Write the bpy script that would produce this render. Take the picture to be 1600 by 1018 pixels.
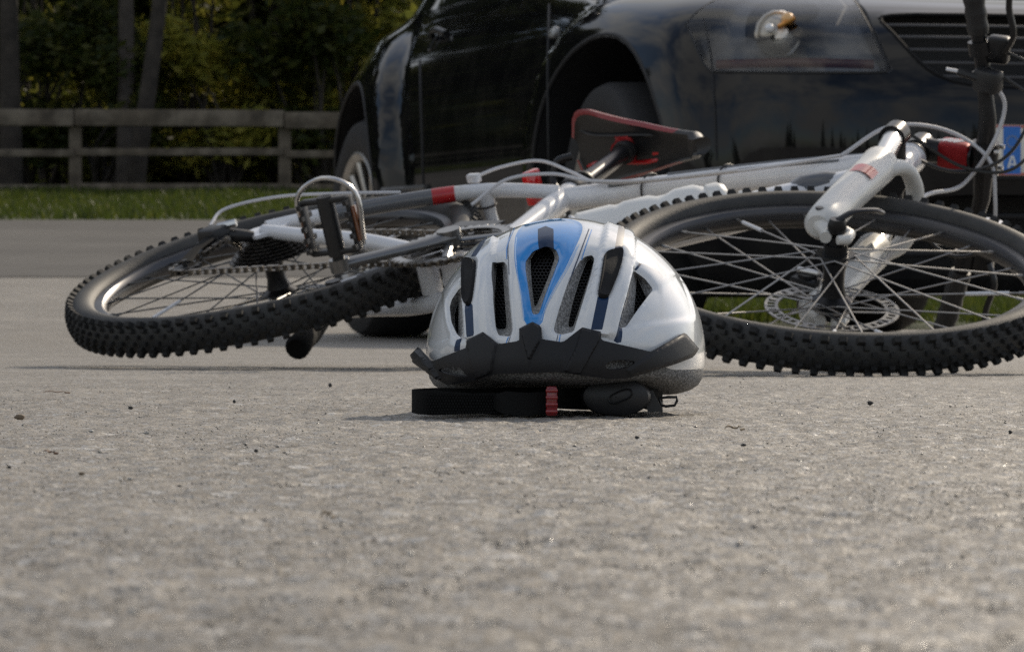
import bpy, bmesh, math, random
import numpy as np
from mathutils import Vector, Matrix
from mathutils.geometry import delaunay_2d_cdt
from mathutils.bvhtree import BVHTree

for o in list(bpy.data.objects):
    bpy.data.objects.remove(o)
SC = bpy.context.scene
COL = SC.collection
rad = math.radians

# ------------------------------------------------------------------ camera
F_PX, CAM_H, HORIZON = 6811.7, 0.07668, 490.5      # focal length and horizon in photograph pixels (1600 wide)
camd = bpy.data.cameras.new('camera')
cam = bpy.data.objects.new('camera', camd)
COL.objects.link(cam)
camd.sensor_width = 36.0
camd.lens = F_PX / 1600 * 36.0
camd.clip_start = 0.05
camd.clip_end = 1000
cam.location = (0, 0, CAM_H)
cam.rotation_euler = (rad(90) - math.atan((509 - HORIZON) / F_PX), 0, 0)
camd.dof.use_dof = True
camd.dof.focus_distance = 3.30
camd.dof.aperture_fstop = camd.lens / 3.3
SC.camera = cam
SC.render.resolution_x, SC.render.resolution_y = 1024, 651

# ------------------------------------------------------------------ light
CLOUD = 5.4
LIGHT_DIR = Vector((-0.72, -1.30, -1.0)).normalized()
SUN_EL = math.asin(-LIGHT_DIR.z)
world = bpy.data.worlds.new('World')
SC.world = world
world.use_nodes = True
wn = world.node_tree.nodes
sky = wn.new('ShaderNodeTexSky')
sky.sky_type = 'NISHITA'
sky.sun_disc = False
sky.sun_elevation = SUN_EL
sky.sun_rotation = math.atan2(-LIGHT_DIR.x, -LIGHT_DIR.y)
sky.air_density = 1.0
sky.dust_density = 1.5
sky.ozone_density = 1.0
bg = wn['Background']
bg.inputs['Strength'].default_value = 0.128
# broken cloud over the clear sky, all round
wt = world.node_tree
wtc = wn.new('ShaderNodeTexCoord')
wmap = wn.new('ShaderNodeMapping'); wmap.inputs['Scale'].default_value = (1.0, 1.0, 2.2)
wno = wn.new('ShaderNodeTexNoise'); wno.inputs['Scale'].default_value = 2.4; wno.inputs['Detail'].default_value = 7.0; wno.inputs['Roughness'].default_value = 0.58
wra = wn.new('ShaderNodeValToRGB'); wra.color_ramp.elements[0].position = 0.40; wra.color_ramp.elements[1].position = 0.62
wmx = wn.new('ShaderNodeMix'); wmx.data_type = 'RGBA'; wmx.inputs['B'].default_value = (CLOUD * 1.0, CLOUD * 0.99, CLOUD * 0.97, 1)
wt.links.new(wtc.outputs['Generated'], wmap.inputs['Vector']); wt.links.new(wmap.outputs[0], wno.inputs['Vector'])
wt.links.new(wno.outputs['Fac'], wra.inputs['Fac']); wt.links.new(wra.outputs['Color'], wmx.inputs['Factor'])
wt.links.new(sky.outputs[0], wmx.inputs['A']); wt.links.new(wmx.outputs['Result'], bg.inputs['Color'])
sund = bpy.data.lights.new('sun', 'SUN')
sund.energy = 3.0
sund.angle = rad(0.7)
sund.color = (1.0, 0.87, 0.69)
sun = bpy.data.objects.new('sun', sund)
COL.objects.link(sun)
sun.rotation_euler = LIGHT_DIR.to_track_quat('-Z', 'Y').to_euler()
sun.location = (8, 14, 18)

SC.view_settings.view_transform = 'Standard'
SC.view_settings.look = 'None'
SC.view_settings.exposure = 0.0
SC.view_settings.gamma = 1.0
SC.view_settings.use_curve_mapping = False
SC.render.engine = 'CYCLES'
SC.cycles.use_denoising = False
SC.cycles.max_bounces = 8
SC.cycles.transparent_max_bounces = 12
SC.cycles.sample_clamp_indirect = 6.0

# ------------------------------------------------------------------ helpers
def px_ray(px, py):
    """direction from the camera through a photograph pixel (a surveying aid: y component is 1)"""
    return Vector(((px - 800) / F_PX, 1.0, -(py - HORIZON) / F_PX))
EYE = Vector((0, 0, CAM_H))
def px_at(px, py, Y):
    return EYE + px_ray(px, py) * Y

MATS = {}
def mat(name, color, rough=0.5, metal=0.0, coat=0.0, spec=0.5, noise=0.0, nscale=40.0, bump=0.0, bscale=200.0,
        rvar=0.0, trans=0.0, color2=None, c2scale=5.0, c2pos=(0.45, 0.6), subsurf=0.0, alpha=1.0, emis=None):
    if name in MATS:
        return MATS[name]
    m = bpy.data.materials.new(name)
    m.use_nodes = True
    nt = m.node_tree
    b = nt.nodes['Principled BSDF']
    b.inputs['Base Color'].default_value = (*color, 1)
    b.inputs['Roughness'].default_value = rough
    b.inputs['Metallic'].default_value = metal
    b.inputs['Specular IOR Level'].default_value = spec
    b.inputs['Coat Weight'].default_value = coat
    b.inputs['Coat Roughness'].default_value = 0.05
    b.inputs['Transmission Weight'].default_value = trans
    b.inputs['Alpha'].default_value = alpha
    tc = nt.nodes.new('ShaderNodeTexCoord')
    def noise_node(scale, detail=4):
        n = nt.nodes.new('ShaderNodeTexNoise')
        n.inputs['Scale'].default_value = scale
        n.inputs['Detail'].default_value = detail
        nt.links.new(tc.outputs['Object'], n.inputs['Vector'])
        return n
    col_out = None
    if color2 is not None:
        n = noise_node(c2scale, 6)
        r = nt.nodes.new('ShaderNodeValToRGB')
        r.color_ramp.elements[0].position, r.color_ramp.elements[1].position = c2pos
        r.color_ramp.elements[0].color = (*color, 1)
        r.color_ramp.elements[1].color = (*color2, 1)
        nt.links.new(n.outputs['Fac'], r.inputs['Fac'])
        col_out = r.outputs['Color']
    if noise > 0:
        n = noise_node(nscale)
        mr = nt.nodes.new('ShaderNodeMapRange')
        mr.inputs['To Min'].default_value = 1 - noise
        mr.inputs['To Max'].default_value = 1 + noise
        mr.inputs['From Min'].default_value = 0.3
        mr.inputs['From Max'].default_value = 0.7
        nt.links.new(n.outputs['Fac'], mr.inputs['Value'])
        mx = nt.nodes.new('ShaderNodeMix')
        mx.data_type = 'RGBA'
        mx.blend_type = 'MULTIPLY'
        mx.inputs['Factor'].default_value = 1
        if col_out is None:
            mx.inputs['A'].default_value = (*color, 1)
        else:
            nt.links.new(col_out, mx.inputs['A'])
        nt.links.new(mr.outputs['Result'], mx.inputs['B'])
        col_out = mx.outputs['Result']
    if col_out is not None:
        nt.links.new(col_out, b.inputs['Base Color'])
    if rvar > 0:
        n = noise_node(nscale * 0.5)
        mr = nt.nodes.new('ShaderNodeMapRange')
        mr.inputs['To Min'].default_value = max(0.02, rough - rvar)
        mr.inputs['To Max'].default_value = min(1, rough + rvar)
        nt.links.new(n.outputs['Fac'], mr.inputs['Value'])
        nt.links.new(mr.outputs['Result'], b.inputs['Roughness'])
    if bump > 0:
        n = noise_node(bscale, 3)
        bp = nt.nodes.new('ShaderNodeBump')
        bp.inputs['Strength'].default_value = bump
        bp.inputs['Distance'].default_value = 0.002
        nt.links.new(n.outputs['Fac'], bp.inputs['Height'])
        nt.links.new(bp.outputs['Normal'], b.inputs['Normal'])
    if emis:
        b.inputs['Emission Color'].default_value = (*emis[0], 1)
        b.inputs['Emission Strength'].default_value = emis[1]
    MATS[name] = m
    return m

def tag(o, label=None, cat=None, group=None, kind=None):
    if label: o['label'] = label
    if cat: o['category'] = cat
    if group: o['group'] = group
    if kind: o['kind'] = kind
    return o

def empty(name, loc=(0, 0, 0)):
    o = bpy.data.objects.new(name, None)
    o.empty_display_size = 0.1
    o.location = loc
    COL.objects.link(o)
    return o

def link_mesh(name, me, parent=None, matrix=None):
    o = bpy.data.objects.new(name, me)
    COL.objects.link(o)
    if parent is not None:
        o.parent = parent
    if matrix is not None:
        o.matrix_local = matrix
    return o

class MB:
    """collects shapes into ONE mesh"""
    def __init__(self):
        self.v, self.f, self.m = [], [], []
    def add(self, vs, fs, mi=0, M=None):
        b = len(self.v)
        if M is not None:
            vs = [M @ Vector(p) for p in vs]
        self.v += [tuple(p) for p in vs]
        self.f += [tuple(b + i for i in f) for f in fs]
        self.m += [mi] * len(fs)
        return self
    def tube(self, pts, r, n=10, mi=0, cap=True, closed=False, sx=1.0, M=None):
        pts = [Vector(p) for p in pts]
        N = len(pts)
        rs = r if isinstance(r, (list, tuple)) else [r] * N
        vs, fs = [], []
        up = None
        for i, p in enumerate(pts):
            if closed:
                t = pts[(i + 1) % N] - pts[i - 1]
            else:
                t = pts[min(i + 1, N - 1)] - pts[max(i - 1, 0)]
            t.normalize()
            if up is None:
                a = Vector((0, 1, 0)) if abs(t.y) < 0.9 else Vector((1, 0, 0))
                up = (a - t * a.dot(t)).normalized()
            else:
                up = (up - t * up.dot(t)).normalized()
            s = t.cross(up)
            for k in range(n):
                q = 2 * math.pi * k / n
                vs.append(p + up * (math.cos(q) * rs[i] * sx) + s * (math.sin(q) * rs[i]))
        M_ = N if closed else N - 1
        for i in range(M_):
            j = (i + 1) % N
            for k in range(n):
                l = (k + 1) % n
                fs.append((i * n + k, i * n + l, j * n + l, j * n + k))
        if cap and not closed:
            fs.append(tuple(range(n - 1, -1, -1)))
            fs.append(tuple((N - 1) * n + k for k in range(n)))
        return self.add(vs, fs, mi, M)
    def box(self, c, s, M=None, mi=0, bev=0.0):
        x, y, z = s[0] / 2, s[1] / 2, s[2] / 2
        if bev <= 0:
            vs = [(c[0] + a * x, c[1] + b * y, c[2] + d * z) for a in (-1, 1) for b in (-1, 1) for d in (-1, 1)]
            fs = [(0, 1, 3, 2), (4, 6, 7, 5), (0, 4, 5, 1), (2, 3, 7, 6), (0, 2, 6, 4), (1, 5, 7, 3)]
            return self.add(vs, fs, mi, M)
        bm = bmesh.new()
        bmesh.ops.create_cube(bm, size=1)
        for v in bm.verts:
            v.co = Vector((c[0] + v.co.x * s[0], c[1] + v.co.y * s[1], c[2] + v.co.z * s[2]))
        bmesh.ops.bevel(bm, geom=bm.edges[:], offset=bev, segments=2, profile=0.5, affect='EDGES')
        bm.verts.index_update()
        vs = [v.co.copy() for v in bm.verts]
        fs = [[v.index for v in f.verts] for f in bm.faces]
        bm.free()
        return self.add(vs, fs, mi, M)
    def lathe(self, prof, n=32, M=None, mi=0, closed=False, arc=2 * math.pi, a0=0.0):
        """prof: (radius, axial) pairs, revolved about the local Y axis"""
        vs, fs = [], []
        full = abs(arc - 2 * math.pi) < 1e-6
        k = n if full else n + 1
        for i in range(k):
            q = a0 + arc * i / n
            for (r, y) in prof:
                vs.append((r * math.cos(q), y, r * math.sin(q)))
        P = len(prof)
        for i in range(n):
            j = (i + 1) % k
            for p in range(P if closed else P - 1):
                p2 = (p + 1) % P
                fs.append((i * P + p, i * P + p2, j * P + p2, j * P + p))
        return self.add(vs, fs, mi, M)
    def prism(self, poly, d0, d1, M=None, mi=0):
        """poly in local XZ, extruded along local Y from d0 to d1"""
        n = len(poly)
        vs = [(x, d0, z) for x, z in poly] + [(x, d1, z) for x, z in poly]
        fs = [tuple(range(n)), tuple(range(2 * n - 1, n - 1, -1))]
        fs += [(i, i + n, (i + 1) % n + n, (i + 1) % n) for i in range(n)]
        return self.add(vs, fs, mi, M)
    def mesh(self, name, mats, smooth=True, angle=40):
        me = bpy.data.meshes.new(name)
        me.from_pydata(self.v, [], self.f)
        mats = mats if isinstance(mats, (list, tuple)) else [mats]
        for m in mats:
            me.materials.append(m)
        if len(mats) > 1:
            me.polygons.foreach_set('material_index', self.m)
        bm = bmesh.new()
        bm.from_mesh(me)
        bmesh.ops.recalc_face_normals(bm, faces=bm.faces[:])
        if smooth:
            a = rad(angle)
            for f in bm.faces:
                f.smooth = True
            for e in bm.edges:
                e.smooth = e.is_manifold and e.calc_face_angle(0) < a
        bm.to_mesh(me)
        bm.free()
        me.update()
        return me
    def build(self, name, mats, parent=None, matrix=None, smooth=True, angle=40):
        return link_mesh(name, self.mesh(name, mats, smooth, angle), parent, matrix)

def curve_pts(ctrl, n=24):
    """Catmull-Rom through control points"""
    c = [Vector(p) for p in ctrl]
    c = [c[0] * 2 - c[1]] + c + [c[-1] * 2 - c[-2]]
    out = []
    segs = len(c) - 3
    per = max(2, n // segs)
    for i in range(segs):
        p0, p1, p2, p3 = c[i:i + 4]
        for k in range(per):
            t = k / per
            out.append(0.5 * ((2 * p1) + (p2 - p0) * t + (2 * p0 - 5 * p1 + 4 * p2 - p3) * t * t + (3 * p1 - p0 - 3 * p2 + p3) * t ** 3))
    out.append(c[-2])
    return out

def align(p, q):
    """matrix taking local Z [0..1] to the segment p-q (length in scale z)"""
    p, q = Vector(p), Vector(q)
    d = q - p
    return Matrix.Translation(p) @ d.to_track_quat('Z', 'Y').to_matrix().to_4x4()

rng = random.Random(7)
nrng = np.random.default_rng(11)

# ------------------------------------------------------------------ terrain
def gz(y):
    """the ground is level near the camera and climbs gently beyond the car"""
    t = np.maximum(0, np.asarray(y, float) - 12.6)
    return 0.0425 * (t * t / (t + 1.6))

def smooth_noise(shape, cells):
    g = nrng.standard_normal((shape[0] // cells[0] + 3, shape[1] // cells[1] + 3))
    yi = np.arange(shape[0]) / cells[0]
    xi = np.arange(shape[1]) / cells[1]
    y0 = yi.astype(int); x0 = xi.astype(int)
    fy = (yi - y0)[:, None]; fx = (xi - x0)[None]
    fy = fy * fy * (3 - 2 * fy); fx = fx * fx * (3 - 2 * fx)
    return (g[y0][:, x0] * (1 - fy) * (1 - fx) + g[y0 + 1][:, x0] * fy * (1 - fx)
            + g[y0][:, x0 + 1] * (1 - fy) * fx + g[y0 + 1][:, x0 + 1] * fy * fx)

def grid_mesh(name, xs, ys, Z, m):
    X, Y = np.meshgrid(xs, ys)
    nv = X.size
    ny, nx = X.shape
    co = np.stack([X, Y, Z], -1).reshape(-1, 3).astype(np.float32)
    i = (np.arange(ny - 1)[:, None] * nx + np.arange(nx - 1)[None]).reshape(-1)
    quads = np.stack([i, i + 1, i + nx + 1, i + nx], 1).astype(np.int32)
    me = bpy.data.meshes.new(name)
    me.vertices.add(nv)
    me.vertices.foreach_set('co', co.ravel())
    me.loops.add(quads.size)
    me.loops.foreach_set('vertex_index', quads.ravel())
    me.polygons.add(len(quads))
    me.polygons.foreach_set('loop_start', np.arange(0, quads.size, 4, dtype=np.int32))
    me.polygons.foreach_set('loop_total', np.full(len(quads), 4, np.int32))
    me.polygons.foreach_set('use_smooth', np.ones(len(quads), bool))
    me.update(calc_edges=True)
    me.materials.append(m)
    return me

def concrete_material():
    m = bpy.data.materials.new('worn_concrete')
    m.use_nodes = True
    nt = m.node_tree
    L = nt.links.new
    b = nt.nodes['Principled BSDF']
    tc = nt.nodes.new('ShaderNodeTexCoord')
    def tex(kind, **kw):
        n = nt.nodes.new(kind)
        for k, v in kw.items():
            n.inputs[k].default_value = v
        L(tc.outputs['Object'], n.inputs['Vector'])
        return n
    def ramp(src, stops):
        r = nt.nodes.new('ShaderNodeValToRGB')
        e = r.color_ramp.elements
        while len(e) < len(stops):
            e.new(0.5)
        for i, (p, c) in enumerate(stops):
            e[i].position = p
            e[i].color = (*c, 1)
        L(src, r.inputs['Fac'])
        return r.outputs['Color']
    def mix(a, bb, fac, mode='MIX'):
        x = nt.nodes.new('ShaderNodeMix')
        x.data_type = 'RGBA'
        x.blend_type = mode
        if isinstance(fac, float): x.inputs['Factor'].default_value = fac
        else: L(fac, x.inputs['Factor'])
        L(a, x.inputs['A']); L(bb, x.inputs['B'])
        return x.outputs['Result']
    big = tex('ShaderNodeTexNoise', Scale=2.3, Detail=6.0, Roughness=0.62)
    base = ramp(big.outputs['Fac'], [(0.30, (0.142, 0.126, 0.104)), (0.52, (0.186, 0.167, 0.140)), (0.72, (0.232, 0.211, 0.180))])
    mid = tex('ShaderNodeTexNoise', Scale=70.0, Detail=6.0, Roughness=0.7)
    base = mix(base, ramp(mid.outputs['Fac'], [(0.32, (0.62, 0.61, 0.59)), (0.68, (1.32, 1.31, 1.29))]), 1.0, 'MULTIPLY')
    # aggregate chips, two sizes
    def chips(scale, pos):
        v = tex('ShaderNodeTexVoronoi', Scale=scale, Randomness=1.0)
        sep = nt.nodes.new('ShaderNodeSeparateColor')
        L(v.outputs['Color'], sep.inputs['Color'])
        colr = ramp(sep.outputs['Green'], [(0.0, (0.05, 0.05, 0.05)), (0.3, (0.20, 0.20, 0.20)), (0.62, (0.40, 0.40, 0.395)), (0.85, (0.26, 0.21, 0.155)), (1.0, (0.52, 0.51, 0.49))])
        f1 = nt.nodes.new('ShaderNodeMath'); f1.operation = 'GREATER_THAN'
        L(sep.outputs['Red'], f1.inputs[0]); f1.inputs[1].default_value = pos
        f2 = nt.nodes.new('ShaderNodeMath'); f2.operation = 'LESS_THAN'
        L(v.outputs['Distance'], f2.inputs[0]); f2.inputs[1].default_value = 0.42
        f3 = nt.nodes.new('ShaderNodeMath'); f3.operation = 'MULTIPLY'
        L(f1.outputs[0], f3.inputs[0]); L(f2.outputs[0], f3.inputs[1])
        f4 = nt.nodes.new('ShaderNodeMath'); f4.operation = 'MULTIPLY'
        L(f3.outputs[0], f4.inputs[0]); f4.inputs[1].default_value = 0.85
        return colr, f4.outputs[0]
    wear = tex('ShaderNodeTexNoise', Scale=5.5, Detail=5.0, Roughness=0.65)
    base = mix(base, ramp(wear.outputs['Fac'], [(0.36, (0.80, 0.79, 0.77)), (0.52, (1.0, 1.0, 1.0)), (0.66, (1.5, 1.52, 1.54))]), 1.0, 'MULTIPLY')
    c1, k1 = chips(66.0, 0.66)
    base = mix(base, c1, k1)
    c2, k2 = chips(150.0, 0.62)
    base = mix(base, c2, k2)
    c3, k3 = chips(420.0, 0.45)
    base = mix(base, c3, k3)
    c5, k5 = chips(1000.0, 0.4)
    base = mix(base, c5, k5)
    L(base, b.inputs['Base Color'])
    b.inputs['Specular IOR Level'].default_value = 0.4
    rn = tex('ShaderNodeTexNoise', Scale=120.0, Detail=3.0)
    mr = nt.nodes.new('ShaderNodeMapRange')
    mr.inputs['From Min'].default_value = 0.3; mr.inputs['From Max'].default_value = 0.7
    mr.inputs['To Min'].default_value = 0.24; mr.inputs['To Max'].default_value = 0.85
    L(rn.outputs['Fac'], mr.inputs['Value']); L(mr.outputs['Result'], b.inputs['Roughness'])
    bn = tex('ShaderNodeTexNoise', Scale=420.0, Detail=3.0)
    bp = nt.nodes.new('ShaderNodeBump')
    bp.inputs['Strength'].default_value = 0.8; bp.inputs['Distance'].default_value = 0.0015
    L(bn.outputs['Fac'], bp.inputs['Height']); L(bp.outputs['Normal'], b.inputs['Normal'])
    return m

def spaced(segs):
    out = [segs[0][0]]
    for a, bnd, d0, d1 in segs:
        x = a
        while x < bnd - 1e-9:
            t = (x - a) / (bnd - a)
            x = min(bnd, x + d0 * (d1 / d0) ** t)
            out.append(x)
    return np.array(out)

half = spaced([(0, 0.50, 0.0032, 0.0042), (0.50, 1.6, 0.006, 0.05), (1.6, 160, 0.06, 14)])
xs = np.concatenate([-half[::-1][:-1], half])
ys = np.concatenate([-spaced([(-0.7, 120, 0.02, 14)])[::-1][:-1], spaced([(0.7, 1.6, 0.0028, 0.0040), (1.6, 6.6, 0.0042, 0.018), (6.6, 14, 0.03, 0.12), (14, 220, 0.15, 14)])])
ys = np.unique(ys)
dx = np.gradient(xs)[None]; dy = np.gradient(ys)[:, None]
sh = (len(ys), len(xs))
Z = np.zeros(sh)
fine = np.clip(1.4 - np.maximum(dx, dy * 0.5) / 0.008, 0, 1)
grain = nrng.standard_normal(sh)
g2 = smooth_noise(sh, (2, 2)); g4 = smooth_noise(sh, (4, 4)); g9 = smooth_noise(sh, (10, 11)); g30 = smooth_noise(sh, (32, 36))
Z += fine * (0.00026 * grain + 0.00046 * g2 + 0.00060 * g4 + 0.00042 * g9 + 0.00035 * g30)
Z -= fine * 0.0016 * np.clip(g4 - 1.2, 0, 1.2)
Z -= 0.0011
Z += gz(ys)[:, None]
ground = link_mesh('ground', grid_mesh('ground', xs, ys, Z, concrete_material()))
tag(ground, 'worn pale grey concrete lot strewn with grit', kind='structure')

def strip(name, x0, x1, y0, y1, lift, m, nx=24, ny=40):
    xx = np.linspace(x0, x1, nx); yy = np.linspace(y0, y1, ny)
    Zs = np.repeat((gz(yy) + lift)[:, None], nx, 1)
    # thin raised edge so that the sheet has a real rim
    Zs[0, :] -= lift * 0.9; Zs[-1, :] -= lift * 0.9
    return link_mesh(name, grid_mesh(name, xx, yy, Zs, m))
M_ASPH = mat('asphalt', (0.042, 0.041, 0.041), 0.85, noise=0.25, nscale=3.0, bump=0.5, bscale=160, color2=(0.062, 0.060, 0.058), c2scale=0.5)
M_SOIL = mat('verge_soil', (0.035, 0.05, 0.014), 0.95, noise=0.4, nscale=6.0)
tag(strip('road', -120, 120, 19.6, 31.6, 0.02, M_ASPH, 60, 40), 'grey asphalt road running behind the car', kind='structure')
tag(strip('verge', -120, 120, 31.6, 110, 0.012, M_SOIL, 30, 60), 'grassy verge beyond the road', kind='structure')
tag(strip('grass_island', 0.35, 14, 14.0, 19.4, 0.02, M_SOIL, 30, 20), 'low grass island behind the car', kind='structure')

# added hill blocking bright sky gaps behind the woods and in car reflections
hx_, hy_ = np.linspace(-170, 60, 70), np.linspace(68, 150, 30)
HX, HY = np.meshgrid(hx_, hy_)
rise = np.clip((HY - 68) / 22, 0, 1); rise = rise * rise * (3 - 2 * rise)
HZ = gz(68) - 0.6 + rise * (20 + 5 * np.sin(HX / 19) + 3 * np.sin(HX / 7.3 + 1) + 1.3 * nrng.standard_normal(HX.shape)) * (1 - 0.55 * np.clip((HX + 5) / 50, 0, 1))
tag(link_mesh('sky_gap_hill', grid_mesh('sky_gap_hill', hx_, hy_, HZ, mat('forest_cover', (0.022, 0.034, 0.012), 0.95, noise=0.6, nscale=0.35, bump=1.0, bscale=0.8, color2=(0.05, 0.055, 0.016), c2scale=0.25))), 'dark hill added far behind the fence to block sky gaps', kind='structure')
# ------------------------------------------------------------------ bicycle (bike space: X forward, Y left, Z up, origin at the bottom bracket)
V = Vector
M_WHITE = mat('white_frame_paint', (0.70, 0.71, 0.74), 0.26, coat=0.5, noise=0.08, nscale=18, rvar=0.08, color2=(0.42, 0.40, 0.36), c2scale=9, c2pos=(0.60, 0.80))
M_GREYP = mat('grey_frame_paint', (0.10, 0.105, 0.115), 0.3, coat=0.5)
M_RED = mat('red_paint', (0.42, 0.012, 0.014), 0.3, coat=0.5, noise=0.1, nscale=30)
M_REDM = mat('red_anodised', (0.30, 0.012, 0.016), 0.34, metal=0.4)
M_RUB = mat('tyre_rubber', (0.013, 0.013, 0.013), 0.8, noise=0.3, nscale=60, bump=0.3, bscale=500, color2=(0.034, 0.032, 0.029), c2scale=14, c2pos=(0.5, 0.75))
M_BLK = mat('black_plastic', (0.014, 0.014, 0.015), 0.45, noise=0.2, nscale=40)
M_BLKM = mat('black_metal', (0.03, 0.03, 0.032), 0.3, metal=0.7, rvar=0.1)
M_RIM = mat('rim_alloy', (0.085, 0.085, 0.09), 0.34, metal=0.8, rvar=0.1, nscale=60)
M_DISC = mat('disc_steel', (0.34, 0.34, 0.34), 0.38, metal=1.0, rvar=0.1, nscale=60)
M_SIL = mat('silver_metal', (0.62, 0.62, 0.62), 0.25, metal=1.0, rvar=0.1, nscale=60)
M_STEEL = mat('spoke_steel', (0.32, 0.31, 0.30), 0.4, metal=1.0)
M_CHAIN = mat('oily_chain', (0.16, 0.145, 0.125), 0.38, metal=0.9, noise=0.5, nscale=90)
M_CASS = mat('dark_sprocket', (0.09, 0.085, 0.08), 0.4, metal=0.9, noise=0.5, nscale=60)
M_HOSE = mat('grey_cable_housing', (0.55, 0.55, 0.57), 0.35)
M_BHOSE = mat('black_cable_housing', (0.015, 0.015, 0.016), 0.3)
M_REFW = mat('white_reflector', (0.78, 0.78, 0.80), 0.3)
M_REFR = mat('red_reflector', (0.55, 0.01, 0.012), 0.12, coat=0.8)
M_AMB = mat('amber_reflector', (0.16, 0.05, 0.012), 0.25, coat=0.5)
M_BOT = mat('white_bottle_plastic', (0.76, 0.76, 0.74), 0.38, noise=0.04, nscale=15)

BM = Matrix(((0.74919, 0.21014, 0.62814, -0.0749), (-0.66235, 0.24249, 0.70887, 6.1749), (-0.00336, -0.94712, 0.32086, 0.1263), (0, 0, 0, 1)))
qb = BM.to_quaternion()
STEER = 0.26245
SA = rad(70)
a0 = V((-math.cos(SA), 0, math.sin(SA)))
n0 = V((math.sin(SA), 0, math.cos(SA)))
sdv = V((-math.cos(rad(73)), 0, math.sin(rad(73))))
RA, FA, CR = V((-0.398, 0, 0.035)), V((0.6389, 0, 0.035)), V((0.4483, 0, 0.4358))
SM = Matrix.Translation(CR) @ Matrix.Rotation(STEER, 4, a0) @ Matrix.Translation(-CR)   # steering of the front end
YV = V((0, 1, 0))

bike = empty('bicycle')
bike.matrix_world = Matrix.Translation(BM.translation) @ qb.to_matrix().to_4x4()
tag(bike, 'white mountain bike with red saddle lying on its side on the concrete', 'bicycle')

def seg(a, b, n=2):
    a, b = V(a), V(b)
    return [a.lerp(b, i / (n - 1)) for i in range(n)]

# ---- frame
fr = MB()
st_top = sdv * 0.43
fr.tube(seg((0, 0, -0.01), st_top, 6), [0.019, 0.017, 0.017, 0.017, 0.0185, 0.0185], 18)
tt = [sdv * 0.395, sdv * 0.41 + V((0.05, 0, 0.004)), CR.lerp(sdv * 0.4, 0.35) + V((0.0, 0, 0.065)), CR + a0 * 0.085]
ttp = curve_pts([sdv * 0.395, V((0.05, 0, 0.432)), V((0.23, 0, 0.486)), CR + a0 * 0.088], 18)
fr.tube(ttp, [0.019 + 0.004 * i / (len(ttp) - 1) for i in range(len(ttp))], 18, sx=0.92)
dtp = curve_pts([V((0.0, 0, 0.0)), V((0.15, 0, 0.150)), V((0.30, 0, 0.312)), CR + a0 * 0.040], 18)
fr.tube(dtp, [0.023 + 0.007 * math.sin(math.pi * i / (len(dtp) - 1)) for i in range(len(dtp))], 18, sx=0.9)
fr.tube([CR + a0 * 0.010, CR + a0 * 0.02, CR + a0 * 0.055, CR + a0 * 0.11, CR + a0 * 0.12], [0.0245, 0.023, 0.0205, 0.0225, 0.0245], 20)
fr.tube(seg((0, -0.036, 0), (0, 0.036, 0)), 0.022, 20)
def stay_path(s):
    return curve_pts([sdv * 0.388 + V((0, -0.014 * s, 0)), V((-0.20, -0.036 * s, 0.312)), V((-0.29, -0.046 * s, 0.235)), V((-0.37, -0.058 * s, 0.122)), V((-0.412, -0.064 * s, 0.052))], 28)
def chainstay_path(s):
    return curve_pts([V((-0.01, -0.026 * s, 0)), V((-0.10, -0.043 * s, 0.006)), V((-0.20, -0.052 * s, 0.022)), V((-0.30, -0.058 * s, 0.026)), V((-0.40, -0.064 * s, 0.034))], 24)
for s in (1, -1):
    p = stay_path(s)
    fr.tube(p, [0.0105 + 0.0015 * math.sin(math.pi * i / (len(p) - 1)) for i in range(len(p))], 14)
    p = chainstay_path(s)
    fr.tube(p, [0.0135 - 0.003 * i / (len(p) - 1) for i in range(len(p))], 14)
    fr.prism([(-0.435, 0.015), (-0.39, 0.005), (-0.37, 0.035), (-0.385, 0.075), (-0.415, 0.07), (-0.43, 0.045)], -0.0655 * s, -0.0605 * s)
fr.tube(seg((-0.203, -0.035, 0.310), (-0.203, 0.035, 0.310), 5), [0.013, 0.011, 0.010, 0.011, 0.013], 14)
fr.box((-0.06, 0, 0.004), (0.03, 0.05, 0.018), bev=0.004)
frame = fr.build('frame', M_WHITE, bike)
def sleeve(path, i0, i1, r, m, label=None, a=0, b=14, n=14):
    """painted section of a tube: a close sleeve 0.6 mm proud"""
    s = MB()
    s.tube(path[i0:i1], [r] * (i1 - i0), n, cap=True)
    o = s.build('painted_band', m, frame)
    if label: o['label'] = label
sp = stay_path(1)
sleeve(sp, 12, 21, 0.0125, M_GREYP, 'dark grey painted band on the upper rear stay')
sleeve(sp, 10, 13, 0.0126, M_RED, 'red painted band on the upper rear stay')
spl = stay_path(-1)
sleeve(spl, 10, 20, 0.0125, M_GREYP)
# grey flash on the down tube and a grey line on the top tube
mb = MB()
pth = [dtp[i] + V((0, -0.0060, 0.004)) for i in range(13, 17)]
mb.tube(pth, [0.012, 0.0255, 0.024, 0.010], 16)
mb.build('painted_flash', M_GREYP, frame)
mb = MB()
mb.tube([p + V((0.0, -0.0150, -0.0115)) for p in ttp[3:-3]], 0.0035, 8)
mb.build('painted_line', M_GREYP, frame)
mb = MB()
mb.tube([p + V((0.0, -0.0185, 0.0010)) for p in ttp[6:-2]], 0.0030, 8)
mb.build('painted_line', M_GREYP, frame)

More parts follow.
